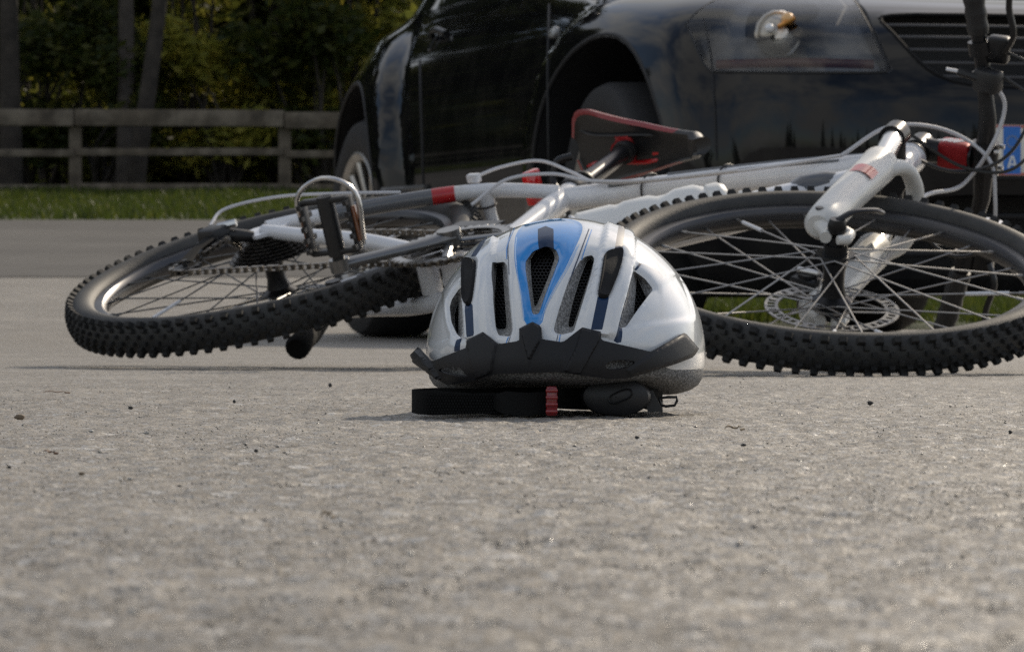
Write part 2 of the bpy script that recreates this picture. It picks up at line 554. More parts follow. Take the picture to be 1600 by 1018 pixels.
# cable guides, zip ties and outer cables along the frame
mb = MB(); mb.box((-0.225, -0.055, 0.315), (0.022, 0.014, 0.012), bev=0.003); mb.build('cable_guide', M_WHITE, frame)
mb = MB(); mb.tube([V((-0.20, -0.015, 0.303)) + V((0.0145 * math.cos(q), 0, 0.0145 * math.sin(q))) for q in np.linspace(0, 6.28, 17)[:-1]], 0.0018, 6, closed=True)
mb.build('cable_tie', M_BLK, frame)
for t_ in (5, 9):
    c = ttp[t_]; mb = MB()
    mb.tube([c + V((0.0, 0.0230 * math.cos(q), 0.0250 * math.sin(q))) for q in np.linspace(0, 6.28, 17)[:-1]], 0.0016, 6, closed=True)
    mb.build('cable_tie', M_BLK, frame)

# ---- wheels
RO, RT = 0.319, 0.2745            # over the knobs, bead seat
tm = MB()
prof = []
for q in np.linspace(-2.35, 2.35, 17):
    prof.append((0.2900 + 0.0225 * math.cos(q), 0.0265 * math.sin(q)))
prof.append((0.2700, 0.0105)); prof.append((0.2700, -0.0105))
tm.lathe(prof, 96, closed=True)
ME_TYRE = tm.mesh('tyre', mat('tyre_sidewall', (0.030, 0.030, 0.029), 0.62, noise=0.25, nscale=40, bump=0.2, bscale=400, color2=(0.060, 0.056, 0.050), c2scale=11, c2pos=(0.5, 0.8)))
kb = MB()
def knob(th, y, r, sx, sy, sz, tilt):
    c, s = math.cos(th), math.sin(th)
    Mk = Matrix(((c, 0, -s, 0), (0, 1, 0, 0), (s, 0, c, 0), (0, 0, 0, 1))) @ Matrix.Translation((r, y, 0)) @ Matrix.Rotation(tilt, 4, 'Z')
    x, yy, z = sx / 2, sy / 2, sz / 2
    k = 0.72
    vs = [(-x, -yy, -z), (-x, yy, -z), (-x, yy, z), (-x, -yy, z), (x, -yy * k, -z * k), (x, yy * k, -z * k), (x, yy * k, z * k), (x, -yy * k, z * k)]
    kb.add(vs, [(0, 1, 2, 3), (4, 7, 6, 5), (0, 4, 5, 1), (1, 5, 6, 2), (2, 6, 7, 3), (3, 7, 4, 0)], 0, Mk)
NK = 84
for i in range(NK):
    th = 2 * math.pi * i / NK
    d = 2 * math.pi / NK
    for s in (1, -1):
        knob(th + (0.25 * d if s > 0 else 0.75 * d), 0.0215 * s, 0.3070, 0.0115, 0.0100, 0.0120, 0.75 * s)
        knob(th + (0.5 * d if s > 0 else 0.05 * d), 0.0135 * s, 0.3110, 0.0100, 0.0075, 0.0092, 0.42 * s)
        knob(th + (0.0 if s > 0 else 0.5 * d), 0.0050 * s, 0.3135, 0.0090, 0.0072, 0.0095, 0.12 * s)
ME_TREAD = kb.mesh('tread_knobs', M_RUB, smooth=False)
rm = MB()
rm.lathe([(0.2735, 0.0118), (0.2765, 0.0135), (0.2745, 0.0142), (0.2600, 0.0122), (0.2555, 0.0070), (0.2540, 0.0), (0.2555, -0.0070), (0.2600, -0.0122), (0.2745, -0.0142), (0.2765, -0.0135), (0.2735, -0.0118), (0.268, 0.0)], 96, closed=True)
ME_RIM = rm.mesh('wheel', M_RIM, angle=30)
def hub_mesh(name, wr, wl, m):
    h = MB()
    h.lathe([(0.004, -wr - 0.012), (0.009, -wr - 0.010), (0.010, -wr), (0.016, -wr), (0.017, -0.034), (0.026, -0.034), (0.027, -0.030), (0.018, -0.024), (0.0145, -0.010), (0.0145, 0.010), (0.018, 0.024), (0.027, 0.030), (0.026, 0.034), (0.017, 0.034), (0.016, wl), (0.010, wl), (0.009, wl + 0.010), (0.004, wl + 0.012)], 28)
    return h.mesh(name, m)
ME_HUBF = hub_mesh('hub', 0.047, 0.050, M_BLKM)
ME_HUBR = hub_mesh('hub', 0.050, 0.055, M_BLKM)
L_SP = 0.249
sp_ = MB()
sp_.tube([(0, 0, 0), (0, 0, L_SP - 0.012)], 0.00115, 6)
sp_.tube([(0, 0, L_SP - 0.013), (0, 0, L_SP)], 0.0021, 6)
ME_SPOKE = sp_.mesh('spoke', M_STEEL)
sp2 = MB()
sp2.tube([(0, 0, 0), (0, 0, L_SP - 0.012)], 0.00115, 6)
sp2.tube([(0, 0, L_SP - 0.013), (0, 0, L_SP)], 0.0021, 6)
ME_SPOKED = sp2.mesh('spoke', mat('dark_spoke', (0.10, 0.10, 0.10), 0.4, metal=0.9))
rs_ = MB()
rs_.tube([(0, 0, 0.0), (0, 0, 0.058)], 0.0027, 8)
ME_SREF = rs_.mesh('spoke_reflector', M_REFW)

def disc_mesh(r1, seed):
    d = MB()
    t = 0.0009
    for (ra, rb) in ((r1 * 0.955, r1), (r1 * 0.80, r1 * 0.845)):
        d.lathe([(ra, -t), (rb, -t), (rb, t), (ra, t)], 64, closed=True)
    n = 40
    for i in range(n):
        q = 2 * math.pi * i / n
        Mq = Matrix.Rotation(-q, 4, 'Y')
        w = 0.0040 if i % 3 else 0.0075
        d.box((r1 * 0.90, 0, 0), (r1 * 0.13, 2 * t * 0.96, w), Mq @ Matrix.Rotation(0.3, 4, 'Y'))
    for i in range(5):
        q = 2 * math.pi * i / 5
        p0 = V((0.020 * math.cos(q), 0, 0.020 * math.sin(q)))
        p1 = V((r1 * 0.82 * math.cos(q + 0.55), 0, r1 * 0.82 * math.sin(q + 0.55)))
        d.tube([p0, p1], 0.0032, 6, sx=0.35)
    d.lathe([(0.010, -0.002), (0.026, -0.002), (0.026, 0.002), (0.010, 0.002)], 28, closed=True)
    return d.mesh('brake_disc', M_DISC)

def make_wheel(centre, S, hub_me, spoke_me, y_disc, r_disc, phase, refl, label):
    W = link_mesh('wheel', ME_RIM, bike, S @ Matrix.Translation(centre) @ Matrix.Rotation(phase, 4, 'Y'))
    W['label'] = label
    ty = link_mesh('tyre', ME_TYRE, W)
    tk = link_mesh('tread_knobs', ME_TREAD, W); tk['kind'] = 'stuff'
    link_mesh('hub', hub_me, W)
    for i in range(32):
        side = 1 if i % 2 else -1
        lead = 1 if (i // 2) % 2 else -1
        qh = 2 * math.pi * (i + 0.5) / 32
        qr = 2 * math.pi * i / 32
        qh = qr + lead * rad(62)
        p = V((0.0245 * math.cos(qh), 0.032 * side, 0.0245 * math.sin(qh)))
        q = V((0.2575 * math.cos(qr), 0.003 * side, 0.2575 * math.sin(qr)))
        Mq = align(p, q)
        o = link_mesh('spoke', spoke_me, W, Mq)
        if i in refl:
            link_mesh('spoke_reflector', ME_SREF, W, Mq @ Matrix.Translation((0, 0, refl[i])))
    bd = link_mesh('brake_disc', disc_mesh(r_disc, 1), W, Matrix.Translation((0, y_disc, 0)))
    return W
wheel_f = make_wheel(FA, SM, ME_HUBF, ME_SPOKE, 0.043, 0.090, 0.0, {14: 0.165, 27: 0.165, 29: 0.165, 3: 0.165}, 'front wheel with bare steel spokes')
wheel_r = make_wheel(RA, Matrix.Identity(4), ME_HUBR, ME_SPOKED, 0.046, 0.080, 0.13, {7: 0.165, 24: 0.165}, 'rear wheel with dark spokes')

# cassette: separate sprockets on the rear hub
ME_SPR = []
for k in range(8):
    r = 0.062 - 0.0050 * k
    nt_ = max(12, int(r * 2 * math.pi / 0.0127))
    c = MB(); poly = []
    for i in range(nt_ * 4):
        q = 2 * math.pi * i / (nt_ * 4)
        rr = r + (0.0016 if i % 4 in (1, 2) else -0.0024)
        poly.append((rr * math.cos(q), rr * math.sin(q)))
    c.prism(poly, -0.001, 0.001)
    link_mesh('sprocket', c.mesh('sprocket', M_CASS, smooth=False), wheel_r, Matrix.Translation((0, -0.028 - 0.0043 * k, 0)))

# ---- fork: lowers in white, stanchions, crown
YR = V((0, -0.063, 0))
fk = MB()
FD = FA - n0 * 0.030 + a0 * 0.02
FT = FD + a0 * 0.300 + n0 * 0.004
for s in (1, -1):
    y = V((0, -0.063 * s, 0))
    fk.tube([FD + y + a0 * -0.005, FD + y + a0 * 0.004, FD + y + a0 * 0.03, FD + y + a0 * 0.12, FT + y - a0 * 0.03, FT + y - a0 * 0.004, FT + y], [0.015, 0.0215, 0.0235, 0.0245, 0.0260, 0.0268, 0.0245], 22)
    # dropout hook round the axle
    fk.tube([FD + y + a0 * 0.005, FA + y * 0.93 - n0 * 0.014 + a0 * 0.004, FA + y * 0.92 - n0 * 0.012 - a0 * 0.012], [0.012, 0.010, 0.008], 12)
    fk.tube([FD + y + a0 * 0.012 + n0 * 0.01, FA + y * 0.93 + n0 * 0.016 + a0 * 0.010, FA + y * 0.92 + n0 * 0.016 - a0 * 0.008, FA + y * 0.92 + n0 * 0.006 - a0 * 0.016], [0.010, 0.008, 0.0075, 0.006], 12)
# brake arch joins the two lowers in front of the tyre
arch = [FT + V((0, -0.063, 0)) - a0 * 0.03 + n0 * 0.004, FT + V((0, -0.058, 0)) + a0 * 0.012 + n0 * 0.030, FT + V((0, -0.030, 0)) + a0 * 0.032 + n0 * 0.042, FT + a0 * 0.036 + n0 * 0.044, FT + V((0, 0.030, 0)) + a0 * 0.032 + n0 * 0.042, FT + V((0, 0.058, 0)) + a0 * 0.012 + n0 * 0.030, FT + V((0, 0.063, 0)) - a0 * 0.03 + n0 * 0.004]
fk.tube(curve_pts(arch, 30), [0.017] * 3 + [0.0145] * 25 + [0.017] * 3 if len(curve_pts(arch, 30)) == 31 else 0.0150, 14, sx=0.75)
# disc caliper mount on the left lower
fk.box(tuple(FA + V((-0.055, 0.060, 0.055))), (0.03, 0.012, 0.07), bev=0.004)
M_FORK = mat('white_fork_paint', (0.68, 0.67, 0.64), 0.42, coat=0.2, noise=0.07, nscale=25, rvar=0.08)
fork = fk.build('fork', M_FORK, bike, SM)
CT = CR + a0 * 0.012
for s in (1, -1):
    y = V((0, -0.063 * s, 0))
    mb = MB(); mb.tube(seg(FT + y - a0 * 0.01, CT + y + a0 * 0.0), 0.0150, 20); mb.build('stanchion', M_SIL, fork)
    mb = MB(); mb.tube([FT + y - a0 * 0.002, FT + y + a0 * 0.008], 0.0205, 20); mb.build('wiper_seal', M_BLK, fork)
    mb = MB(); mb.tube([CT + y + a0 * 0.020, CT + y + a0 * 0.027, CT + y + a0 * 0.031], [0.0165, 0.0160, 0.009], 20); mb.build('adjuster_cap', M_SIL, fork)
mb = MB()
mb.tube(curve_pts([CT + V((0, -0.063, 0)), CT + V((0, -0.035, 0)) + a0 * 0.006, CT + a0 * 0.010, CT + V((0, 0.035, 0)) + a0 * 0.006, CT + V((0, 0.063, 0))], 16), 0.0175, 14)
for s in (1, -1):
    mb.tube(seg(CT + V((0, -0.063 * s, 0)) - a0 * 0.012, CT + V((0, -0.063 * s, 0)) + a0 * 0.020), 0.0195, 18)
mb.build('crown', M_BLKM, fork)
# red maker's patch on the upper lower, white ground letter strokes
mb = MB()
c0 = FT + YR - a0 * 0.090
th0 = []
pv = []
for t_ in (0, 0.034):
    for q in np.linspace(-0.9, 0.5, 8):
        pv.append(c0 - a0 * t_ + V((0, -1, 0)) * (0.0262 * math.cos(q)) - n0 * (0.0262 * math.sin(q)))
mb.add(pv, [(i, i + 1, i + 9, i + 8) for i in range(7)])
mb.build('decal', M_RED, fork)
# quick release lever and nut
mb = MB()
mb.tube(seg(FA + V((0, -0.064, 0)), FA + V((0, -0.082, 0)), 3), [0.012, 0.013, 0.010], 18)
mb.tube(curve_pts([FA + V((0, -0.080, 0)), FA + V((0.012, -0.090, 0.02)), FA + V((0.020, -0.086, 0.055)), FA + V((0.018, -0.078, 0.075))], 12), [0.006] * 13, 8, sx=0.6)
mb.build('quick_release', M_BLKM, fork)
mb = MB(); mb.tube(seg(FD + V((-0.005, -0.0825, 0.006)), FD + V((-0.005, -0.0855, 0.006))), 0.0055, 12); mb.build('bolt', M_BLKM, fork)
# front caliper
mb = MB()
mb.box(tuple(FA + V((-0.085, 0.052, 0.062))), (0.045, 0.036, 0.030), bev=0.007)
mb.tube(seg(FA + V((-0.085, 0.030, 0.062)), FA + V((-0.085, 0.078, 0.062))), 0.013, 14)
mb.tube(seg(FA + V((-0.110, 0.040, 0.072)), FA + V((-0.062, 0.040, 0.085))), 0.006, 10)
mb.build('brake_caliper', M_BLKM, fork)
mb = MB(); mb.tube(seg(FA + V((-0.100, 0.028, 0.060)), FA + V((-0.070, 0.028, 0.066))), 0.005, 10); mb.build('caliper_clip', M_SIL, fork)

# ---- headset, stem, handlebar
mb = MB()
mb.tube([CR + a0 * 0.002, CR + a0 * 0.011], 0.0255, 20)
mb.build('headset', M_BLKM, bike, SM)
mb = MB(); mb.tube([CR + a0 * 0.119, CR + a0 * 0.130], [0.0255, 0.022], 20)
mb.tube([CR + a0 * 0.130, CR + a0 * 0.150], 0.0175, 18)
mb.build('headset', M_BLKM, bike, SM)
CLAMP = CR + a0 * 0.17 + n0 * 0.098
mb = MB()
mb.tube([CR + a0 * 0.150, CR + a0 * 0.192, CR + a0 * 0.198], [0.0200, 0.0200, 0.012], 20)
mb.tube([CR + a0 * 0.171, CR + a0 * 0.171 + n0 * 0.035, CLAMP - n0 * 0.018], [0.0190, 0.0165, 0.0175], 18)
mb.tube(seg(CLAMP - YV * 0.024, CLAMP + YV * 0.024), 0.0205, 22)
stem = mb.build('stem', M_BLKM, bike, SM)
mb = MB()
mb.box((0, 0, 0), (0.046, 0.040, 0.038), Matrix.Translation(CLAMP - n0 * 0.044) @ Matrix.Rotation(-rad(20), 4, 'Y'), bev=0.006)
fp = mb.build('face_plate', M_REDM, stem); fp['label'] = 'red handlebar clamp of the stem'
# pale strokes printed on the clamp
mb = MB()
for k in range(4):
    c = CLAMP - n0 * (0.036 + 0.008 * k) + V((0, -0.0203, 0))
    mb.box(tuple(c), (0.0030, 0.0008, 0.026), Matrix.Translation(c) @ Matrix.Rotation(0.5, 4, 'Y') @ Matrix.Translation(-c))
mb.build('printed_mark', M_WHITE, stem)
for dy in (-0.016, 0.016):
    for da in (-0.015, 0.015):
        mb = MB(); c = CLAMP + n0 * 0.017 + a0 * da + YV * dy
        mb.tube(seg(c, c + n0 * 0.008), 0.0036, 10); mb.build('bolt', M_SIL, stem)
barp = [CLAMP + YV * y - n0 * (0.05 * max(0, abs(y) - 0.06) / 0.24) + a0 * (0.012 * min(1, max(0, abs(y) - 0.05) / 0.08)) for y in np.linspace(-0.30, 0.30, 31)]
mb = MB(); mb.tube(barp, [0.0112 + 0.0045 * max(0, 1 - abs(y) / 0.09) for y in np.linspace(-0.3, 0.3, 31)], 16)
hbar = mb.build('handlebar', M_BLKM, bike, SM)
for s in (-1, 1):
    pts = [p for p, y in zip(barp, np.linspace(-0.30, 0.30, 31)) if s * y > 0.175]
    if s < 0: pts = pts[::-1]
    ctrl = []
    for a, b_ in zip(pts[:-1], pts[1:]):
        ctrl += [a, a.lerp(b_, 0.45), a.lerp(b_, 0.55)]
    rr = []
    for i in range(len(ctrl)):
        rr.append(0.0165 if i % 3 else 0.0148)
    ctrl.append(pts[-1] + (pts[-1] - pts[-2]).normalized() * 0.004); rr.append(0.016)
    mb = MB(); mb.tube(ctrl, rr, 14); mb.build('grip', M_BLK, hbar)
    # lever with its clamp and reservoir
    c = barp[15 + s * 8]
    e = (pts[-1] - pts[0]).normalized()
    mb = MB()
    mb.tube(seg(c - e * 0.010, c + e * 0.010), 0.0175, 16)
    mb.box(tuple(c + n0 * 0.026 - a0 * 0.006 + e * 0.0), (0.032, 0.040, 0.024), Matrix.Translation(c) @ Matrix.Rotation(-rad(20), 4, 'Y') @ Matrix.Translation(-c), bev=0.006)
    mb.build('lever_mount', M_BLKM, hbar)
    mb = MB()
    mb.tube(curve_pts([c + n0 * 0.038 - a0 * 0.008, c + n0 * 0.056 - a0 * 0.014 + e * 0.03, c + n0 * 0.055 - a0 * 0.016 + e * 0.07, c + n0 * 0.064 - a0 * 0.018 + e * 0.105], 14), 0.0062, 10, sx=0.6)
    mb.build('brake_lever', M_BLKM if s > 0 else M_BLKM, hbar)
    c = barp[15 + s * 6]
    mb = MB()
    mb.tube(seg(c - e * 0.007, c + e * 0.007), 0.0170, 16)
    mb.box(tuple(c - a0 * 0.024 + n0 * 0.012), (0.040, 0.034, 0.026), bev=0.006)
    mb.tube(seg(c - a0 * 0.026 + n0 * 0.012, c - a0 * 0.030 - n0 * 0.030 + e * 0.01), 0.006, 8)
    mb.build('shifter', M_BLK, hbar)
    mb = MB()
    mb.tube(seg(c - a0 * 0.030 - n0 * 0.024 + e * 0.01, c - a0 * 0.032 - n0 * 0.046 + e * 0.012), 0.005, 8, sx=0.5)
    mb.build('shift_lever', M_SIL, hbar)
# bell on the lower side of the bar
c = barp[15 + 5] + n0 * 0.020
mb = MB()
mb.lathe([(0.001, 0.018), (0.012, 0.016), (0.021, 0.009), (0.024, 0.0), (0.022, -0.002), (0.004, -0.003)], 22, Matrix.Translation(c))
mb.build('bell', M_SIL, hbar)

# ---- crankset, pedals
cr_dir = V((-0.30, 0, -0.954)).normalized()
mb = MB()
for s, d in ((1, cr_dir), (-1, -cr_dir)):
    y0, y1 = -0.062 * s, -0.078 * s
    p = [V((0, y0, 0)), d * 0.04 + V((0, y0 - 0.002 * s, 0)), d * 0.10 + V((0, y0 - 0.008 * s, 0)), d * 0.180 + V((0, y1, 0))]
    mb = MB()
    mb.tube(curve_pts(p, 12), [0.018, 0.0165, 0.015, 0.0145, 0.014, 0.0135, 0.013, 0.013, 0.0125, 0.0125, 0.0125, 0.013, 0.013], 14, sx=0.62)
    mb.tube(seg((0, y0 + 0.012 * s, 0), (0, y0 - 0.012 * s, 0)), 0.0175, 20)
    mb.tube(seg(tuple(d * 0.180 + V((0, y1 + 0.009 * s, 0))), tuple(d * 0.180 + V((0, y1 - 0.009 * s, 0)))), 0.0145, 18)
    mb.build('crank_arm', mat('crank_alloy', (0.20, 0.20, 0.20), 0.28, metal=0.9, rvar=0.12), bike)
    # pedal: cage plates, axle, reflectors
    c = d * 0.180 + V((0, y1, 0))
    ax = V((0, -1.0 * s, 0))
    tw = V((-0.95, 0, -0.30)).normalized()      # the wide way of the platform
    th = tw.cross(ax).normalized()
    R = Matrix((tw, ax, th)).transposed().to_4x4()
    Mp = Matrix.Translation(c) @ R
    mb = MB()
    mb.tube([(0, 0.0, 0), (0, 0.10, 0)], 0.0085, 12, M=Mp)
    mb.tube([(0, 0.014, 0), (0, 0.03, 0), (0, 0.085, 0), (0, 0.10, 0)], [0.012, 0.0125, 0.0125, 0.011], 14, M=Mp)
    for sx_ in (-1, 1):
        mb.box((0.036 * sx_, 0.058, 0), (0.006, 0.078, 0.018), Mp, bev=0.002)
        for k in range(5):
            for zz in (-0.012, 0.012):
                mb.box((0.036 * sx_, 0.026 + 0.016 * k, zz), (0.006, 0.007, 0.008), Mp)
    for yy in (0.020, 0.094):
        mb.box((0, yy, 0), (0.074, 0.008, 0.016), Mp, bev=0.003)
    pd = mb.build('pedal', M_BLK, bike)
    for sx_ in (-1, 1):
        mb = MB(); mb.box((0.0405 * sx_, 0.057, 0), (0.003, 0.050, 0.012), Mp, bev=0.001)
        mb.build('reflector', M_AMB, pd)
    mb = MB()      # bright toe strap hoop on the platform
    mb.tube(curve_pts([Mp @ V((-0.042, 0.030, 0.006)), Mp @ V((-0.045, 0.100, 0.006)), Mp @ V((0.0, 0.124, 0.006)), Mp @ V((0.045, 0.100, 0.006)), Mp @ V((0.042, 0.040, 0.006))], 20), 0.0036, 8)
    mb.build('pedal_hoop', M_SIL, pd)
for k, (r, y) in enumerate(((0.088, -0.052), (0.068, -0.045), (0.046, -0.038))):
    nt_ = int(r * 2 * math.pi / 0.0127)
    mb = MB(); poly = []
    for i in range(nt_ * 4):
        q = 2 * math.pi * i / (nt_ * 4)
        rr = r + (0.003 if i % 4 in (1, 2) else -0.0035)
        poly.append((rr * math.cos(q), rr * math.sin(q)))
    n = len(poly)
    vs = [(x, y + e, z) for e in (-0.001, 0.001) for x, z in poly] + [(r * 0.84 * math.cos(2 * math.pi * i / n), y + e, r * 0.84 * math.sin(2 * math.pi * i / n)) for e in (-0.001, 0.001) for i in range(n)]
    fs = []
    for i in range(n):
        j = (i + 1) % n
        fs += [(i, j, 2 * n + j, 2 * n + i), (n + i, 3 * n + i, 3 * n + j, n + j), (i, n + i, n + j, j), (2 * n + i, 2 * n + j, 3 * n + j, 3 * n + i)]
    mb.add(vs, fs)
    for i in range(4):
        q = 0.6 + i * math.pi / 2
        mb.tube([V((0.016 * math.cos(q), y - 0.004, 0.016 * math.sin(q))), V((r * 0.88 * math.cos(q), y, r * 0.88 * math.sin(q)))], 0.006, 8, sx=0.5)
    mb.build('chainring', M_CASS if k else mat('ring_alloy', (0.30, 0.30, 0.30), 0.3, metal=0.9), bike, smooth=False)

# ---- rear derailleur and chain
HG = V((-0.405, -0.064, 0.005))
J1 = V((-0.425, -0.074, -0.050)); J2 = V((-0.390, -0.066, -0.145))
mb = MB()
mb.tube(curve_pts([HG + V((0, 0.002, 0.01)), HG + V((-0.02, -0.008, -0.012)), V((-0.448, -0.082, -0.018)), J1], 10), [0.010, 0.012, 0.0125, 0.0125, 0.012, 0.012, 0.0115, 0.011, 0.011, 0.011], 12, sx=0.8)
mb.box((-0.438, -0.080, -0.030), (0.036, 0.024, 0.040), bev=0.006)
der = mb.build('derailleur', M_BLK, bike)
mb = MB()
for e in (-0.008, 0.006):
    mb.tube([J1 + V((0, e, 0)), J1.lerp(J2, 0.5) + V((-0.006, e, 0)), J2 + V((0, e, 0))], [0.013, 0.009, 0.012], 12, sx=0.15)
mb.build('cage', mat('matt_black', (0.010, 0.010, 0.010), 0.8, spec=0.15), der)
mb = MB(); mb.tube([J1 + V((-0.012, -0.014, 0.03)), J1 + V((0.012, -0.016, 0.045))], 0.006, 8); mb.build('linkage', M_SIL, der)
for J in (J1, J2):
    mb = MB(); poly = []
    for i in range(44):
        q = 2 * math.pi * i / 44
        rr = 0.0215 + (0.0022 if i % 4 in (1, 2) else -0.0022)
        poly.append((rr * math.cos(q), rr * math.sin(q)))
    mb.prism(poly, -0.003, 0.003, Matrix.Translation(J))
    mb.tube(seg(J + V((0, -0.012, 0)), J + V((0, 0.009, 0))), 0.004, 10)
    mb.build('jockey_wheel', M_BLK, der, smooth=False)
def arc_pts(c, r, a, b, n=16):
    return [V((c.x + r * math.cos(q), c.y, c.z + r * math.sin(q))) for q in np.linspace(a, b, n)]
CG = V((0, -0.045, 0))
chain_path = []
chain_path += arc_pts(CG, 0.070, rad(100), rad(-95), 20)               # round the ring
chain_path += [V((-0.10, -0.050, -0.080)), V((-0.25, -0.058, -0.125)), V((J2.x + 0.01, J2.y, J2.z - 0.0225))]
chain_path += arc_pts(J2, 0.0225, rad(-70), rad(-190), 6)[1:]
chain_path += [J1.lerp(J2, 0.5) + V((0.008, 0, 0))]
chain_path += arc_pts(J1, 0.0225, rad(-20), rad(60), 5)
RAc = RA + V((0, -0.045, 0))
chain_path += arc_pts(RAc, 0.046, rad(200), rad(92), 10)
chain_path += [V((-0.2, -0.047, 0.078)), chain_path[0]]
# resample at half pitch
P = [chain_path[0]]
res = [chain_path[0]]
acc = 0.0
for a, b_ in zip(chain_path[:-1], chain_path[1:]):
    L = (b_ - a).length
    pos = 0.0
    while acc + (L - pos) >= 0.0127:
        pos += 0.0127 - acc
        acc = 0.0
        res.append(a.lerp(b_, pos / L))
    acc += L - pos
mb = MB()
for i in range(len(res) - 1):
    a, b_ = res[i], res[i + 1]
    Mx = align(a, b_)
    ln = (b_ - a).length
    yaxis = Mx.to_3x3().inverted() @ YV
    q = math.atan2(yaxis.x, yaxis.y)
    Mx = Mx @ Matrix.Rotation(-q, 4, 'Z')
    w = 0.0034 if i % 2 else 0.0022
    for s in (-1, 1):
        mb.box((0, s * w, ln / 2), (0.0072 if i % 2 else 0.0060, 0.0010, ln + 0.006), Mx)
    mb.tube([(0, -0.0042, 0), (0, 0.0042, 0)], 0.0036, 6, M=Mx)
ch = mb.build('chain', M_CHAIN, bike, smooth=False)

# front derailleur
mb = MB()
mb.tube(seg(sdv * 0.118 + V((0, -0.022, 0)), sdv * 0.118 + V((0, 0.022, 0))), 0.021, 16)
mb.box((-0.035, -0.050, 0.098), (0.085, 0.003, 0.026)); mb.box((-0.035, -0.036, 0.094), (0.085, 0.003, 0.026))
mb.box((-0.035, -0.043, 0.108), (0.030, 0.014, 0.010), bev=0.003)
mb.build('front_derailleur', M_BLKM, bike)

# ---- seat
mb = MB()
mb.tube(seg(sdv * 0.40, sdv * 0.672, 2), 0.0140, 20)
post = mb.build('seat_post', mat('post_alloy', (0.055, 0.055, 0.06), 0.25, metal=0.8), bike)
mb = MB(); mb.tube([sdv * 0.425, sdv * 0.432, sdv * 0.452, sdv * 0.456], [0.021, 0.0225, 0.0225, 0.018], 20)
mb.tube(curve_pts([sdv * 0.44 + V((-0.022, 0, 0)), sdv * 0.445 + V((-0.040, -0.012, 0)), sdv * 0.455 + V((-0.034, -0.040, 0.004)), sdv * 0.468 + V((-0.012, -0.044, 0.008))], 12), 0.0060, 10, sx=0.6)
mb.build('seat_clamp', M_BLKM, post)
mb = MB(); mb.tube([sdv * 0.475, sdv * 0.480, sdv * 0.486], [0.0195, 0.0205, 0.0175], 20); mb.build('post_collar', M_BLK, post)
mb = MB(); mb.tube([sdv * 0.640, sdv * 0.652, sdv * 0.664], [0.0175, 0.0190, 0.0160], 20); mb.build('post_collar', M_BLK, post)
SADM = Matrix.Translation(sdv * 0.690) @ Matrix.Rotation(rad(3), 4, 'Y')
mb = MB()
mb.tube(seg((0, -0.022, -0.012), (0, 0.022, -0.012), 3), [0.017, 0.019, 0.017], 16, M=SADM)
mb.tube([(0.004, 0, -0.036), (0.0, 0, -0.008)], [0.0175, 0.020], 18, M=SADM)
mb.build('saddle_clamp', M_REDM, post)
# saddle: section loft from tail to nose
sec = []
NS = 30
for i in range(NS):
    t = i / (NS - 1)
    x = -0.112 + 0.262 * t
    w = 0.070 * (1 - t) ** 1.35 * (1 if t > 0.06 else 0.82 + 3.0 * t) + 0.0195 * min(1, 1.1 * t + 0.35)
    if t > 0.96: w *= 0.72
    if t < 0.20: w *= 0.30 + 0.70 * math.sqrt(max(0, 1 - (1 - t / 0.20) ** 2))
    zc = 0.022 + 0.010 * (1 - t) ** 2 - 0.006 * math.sin(math.pi * t) - (0.008 if t > 0.96 else 0)
    drop = 0.022 + 0.026 * (1 - t) ** 1.2
    sec.append((x, w, zc, drop))
mb = MB()
vs, fs, ms = [], [], []
NP = 15
for (x, w, zc, drop) in sec:
    for k in range(NP):
        u = -1 + 2 * k / (NP - 1)
        a = u * 1.45
        yy = w * math.sin(a) / math.sin(1.45)
        zz = zc - drop * (1 - math.cos(a)) / (1 - math.cos(1.45))
        vs.append((x, yy, zz))
b0 = len(vs)
for (x, w, zc, drop) in sec:      # inner skin
    for k in range(NP):
        u = -1 + 2 * k / (NP - 1)
        a = u * 1.45
        vs.append((x * 0.94 + 0.001, w * 0.88 * math.sin(a) / math.sin(1.45), zc - 0.010 - drop * (0.74 + 0.12 * (1 - math.cos(a)) / (1 - math.cos(1.45)))))
for i in range(NS - 1):
    for k in range(NP - 1):
        a = i * NP + k
        t = i / (NS - 1)
        edge = k in (0, 1, 2, NP - 2, NP - 3, NP - 4)
        fs.append((a, a + 1, a + NP + 1, a + NP)); ms.append(0 if (t < 0.80 and edge) or t < 0.12 else 1)
        fs.append((b0 + a, b0 + a + NP, b0 + a + NP + 1, b0 + a + 1)); ms.append(1)
for i in range(NS - 1):
    for k in (0, NP - 1):
        a = i * NP + k
        fs.append((a, a + NP, b0 + a + NP, b0 + a)); ms.append(0 if i / (NS - 1) < 0.80 else 1)
for i in (0, NS - 1):
    for k in range(NP - 1):
        a = i * NP + k
        fs.append((a, b0 + a, b0 + a + 1, a + 1)); ms.append(0 if i == 0 else 1)
mb.v = [tuple(SADM @ V(p)) for p in vs]; mb.f = fs; mb.m = ms
M_LEATH_R = mat('red_saddle_vinyl', (0.22, 0.012, 0.016), 0.36, coat=0.3, bump=0.15, bscale=700)
M_LEATH_B = mat('black_saddle_vinyl', (0.012, 0.012, 0.013), 0.34, coat=0.2, bump=0.15, bscale=700)
sad = mb.build('saddle', [M_LEATH_R, M_LEATH_B], bike, angle=60)
for s in (-1, 1):
    mb = MB()
    mb.tube(curve_pts([SADM @ V(p) for p in ((-0.095, 0.030 * s, -0.012), (-0.055, 0.022 * s, -0.018), (0.035, 0.022 * s, -0.018), (0.075, 0.016 * s, -0.004), (0.120, 0.010 * s, 0.002))], 20), 0.0036, 8)
    mb.build('saddle_rail', M_RED if s > 0 else M_BLKM, sad)
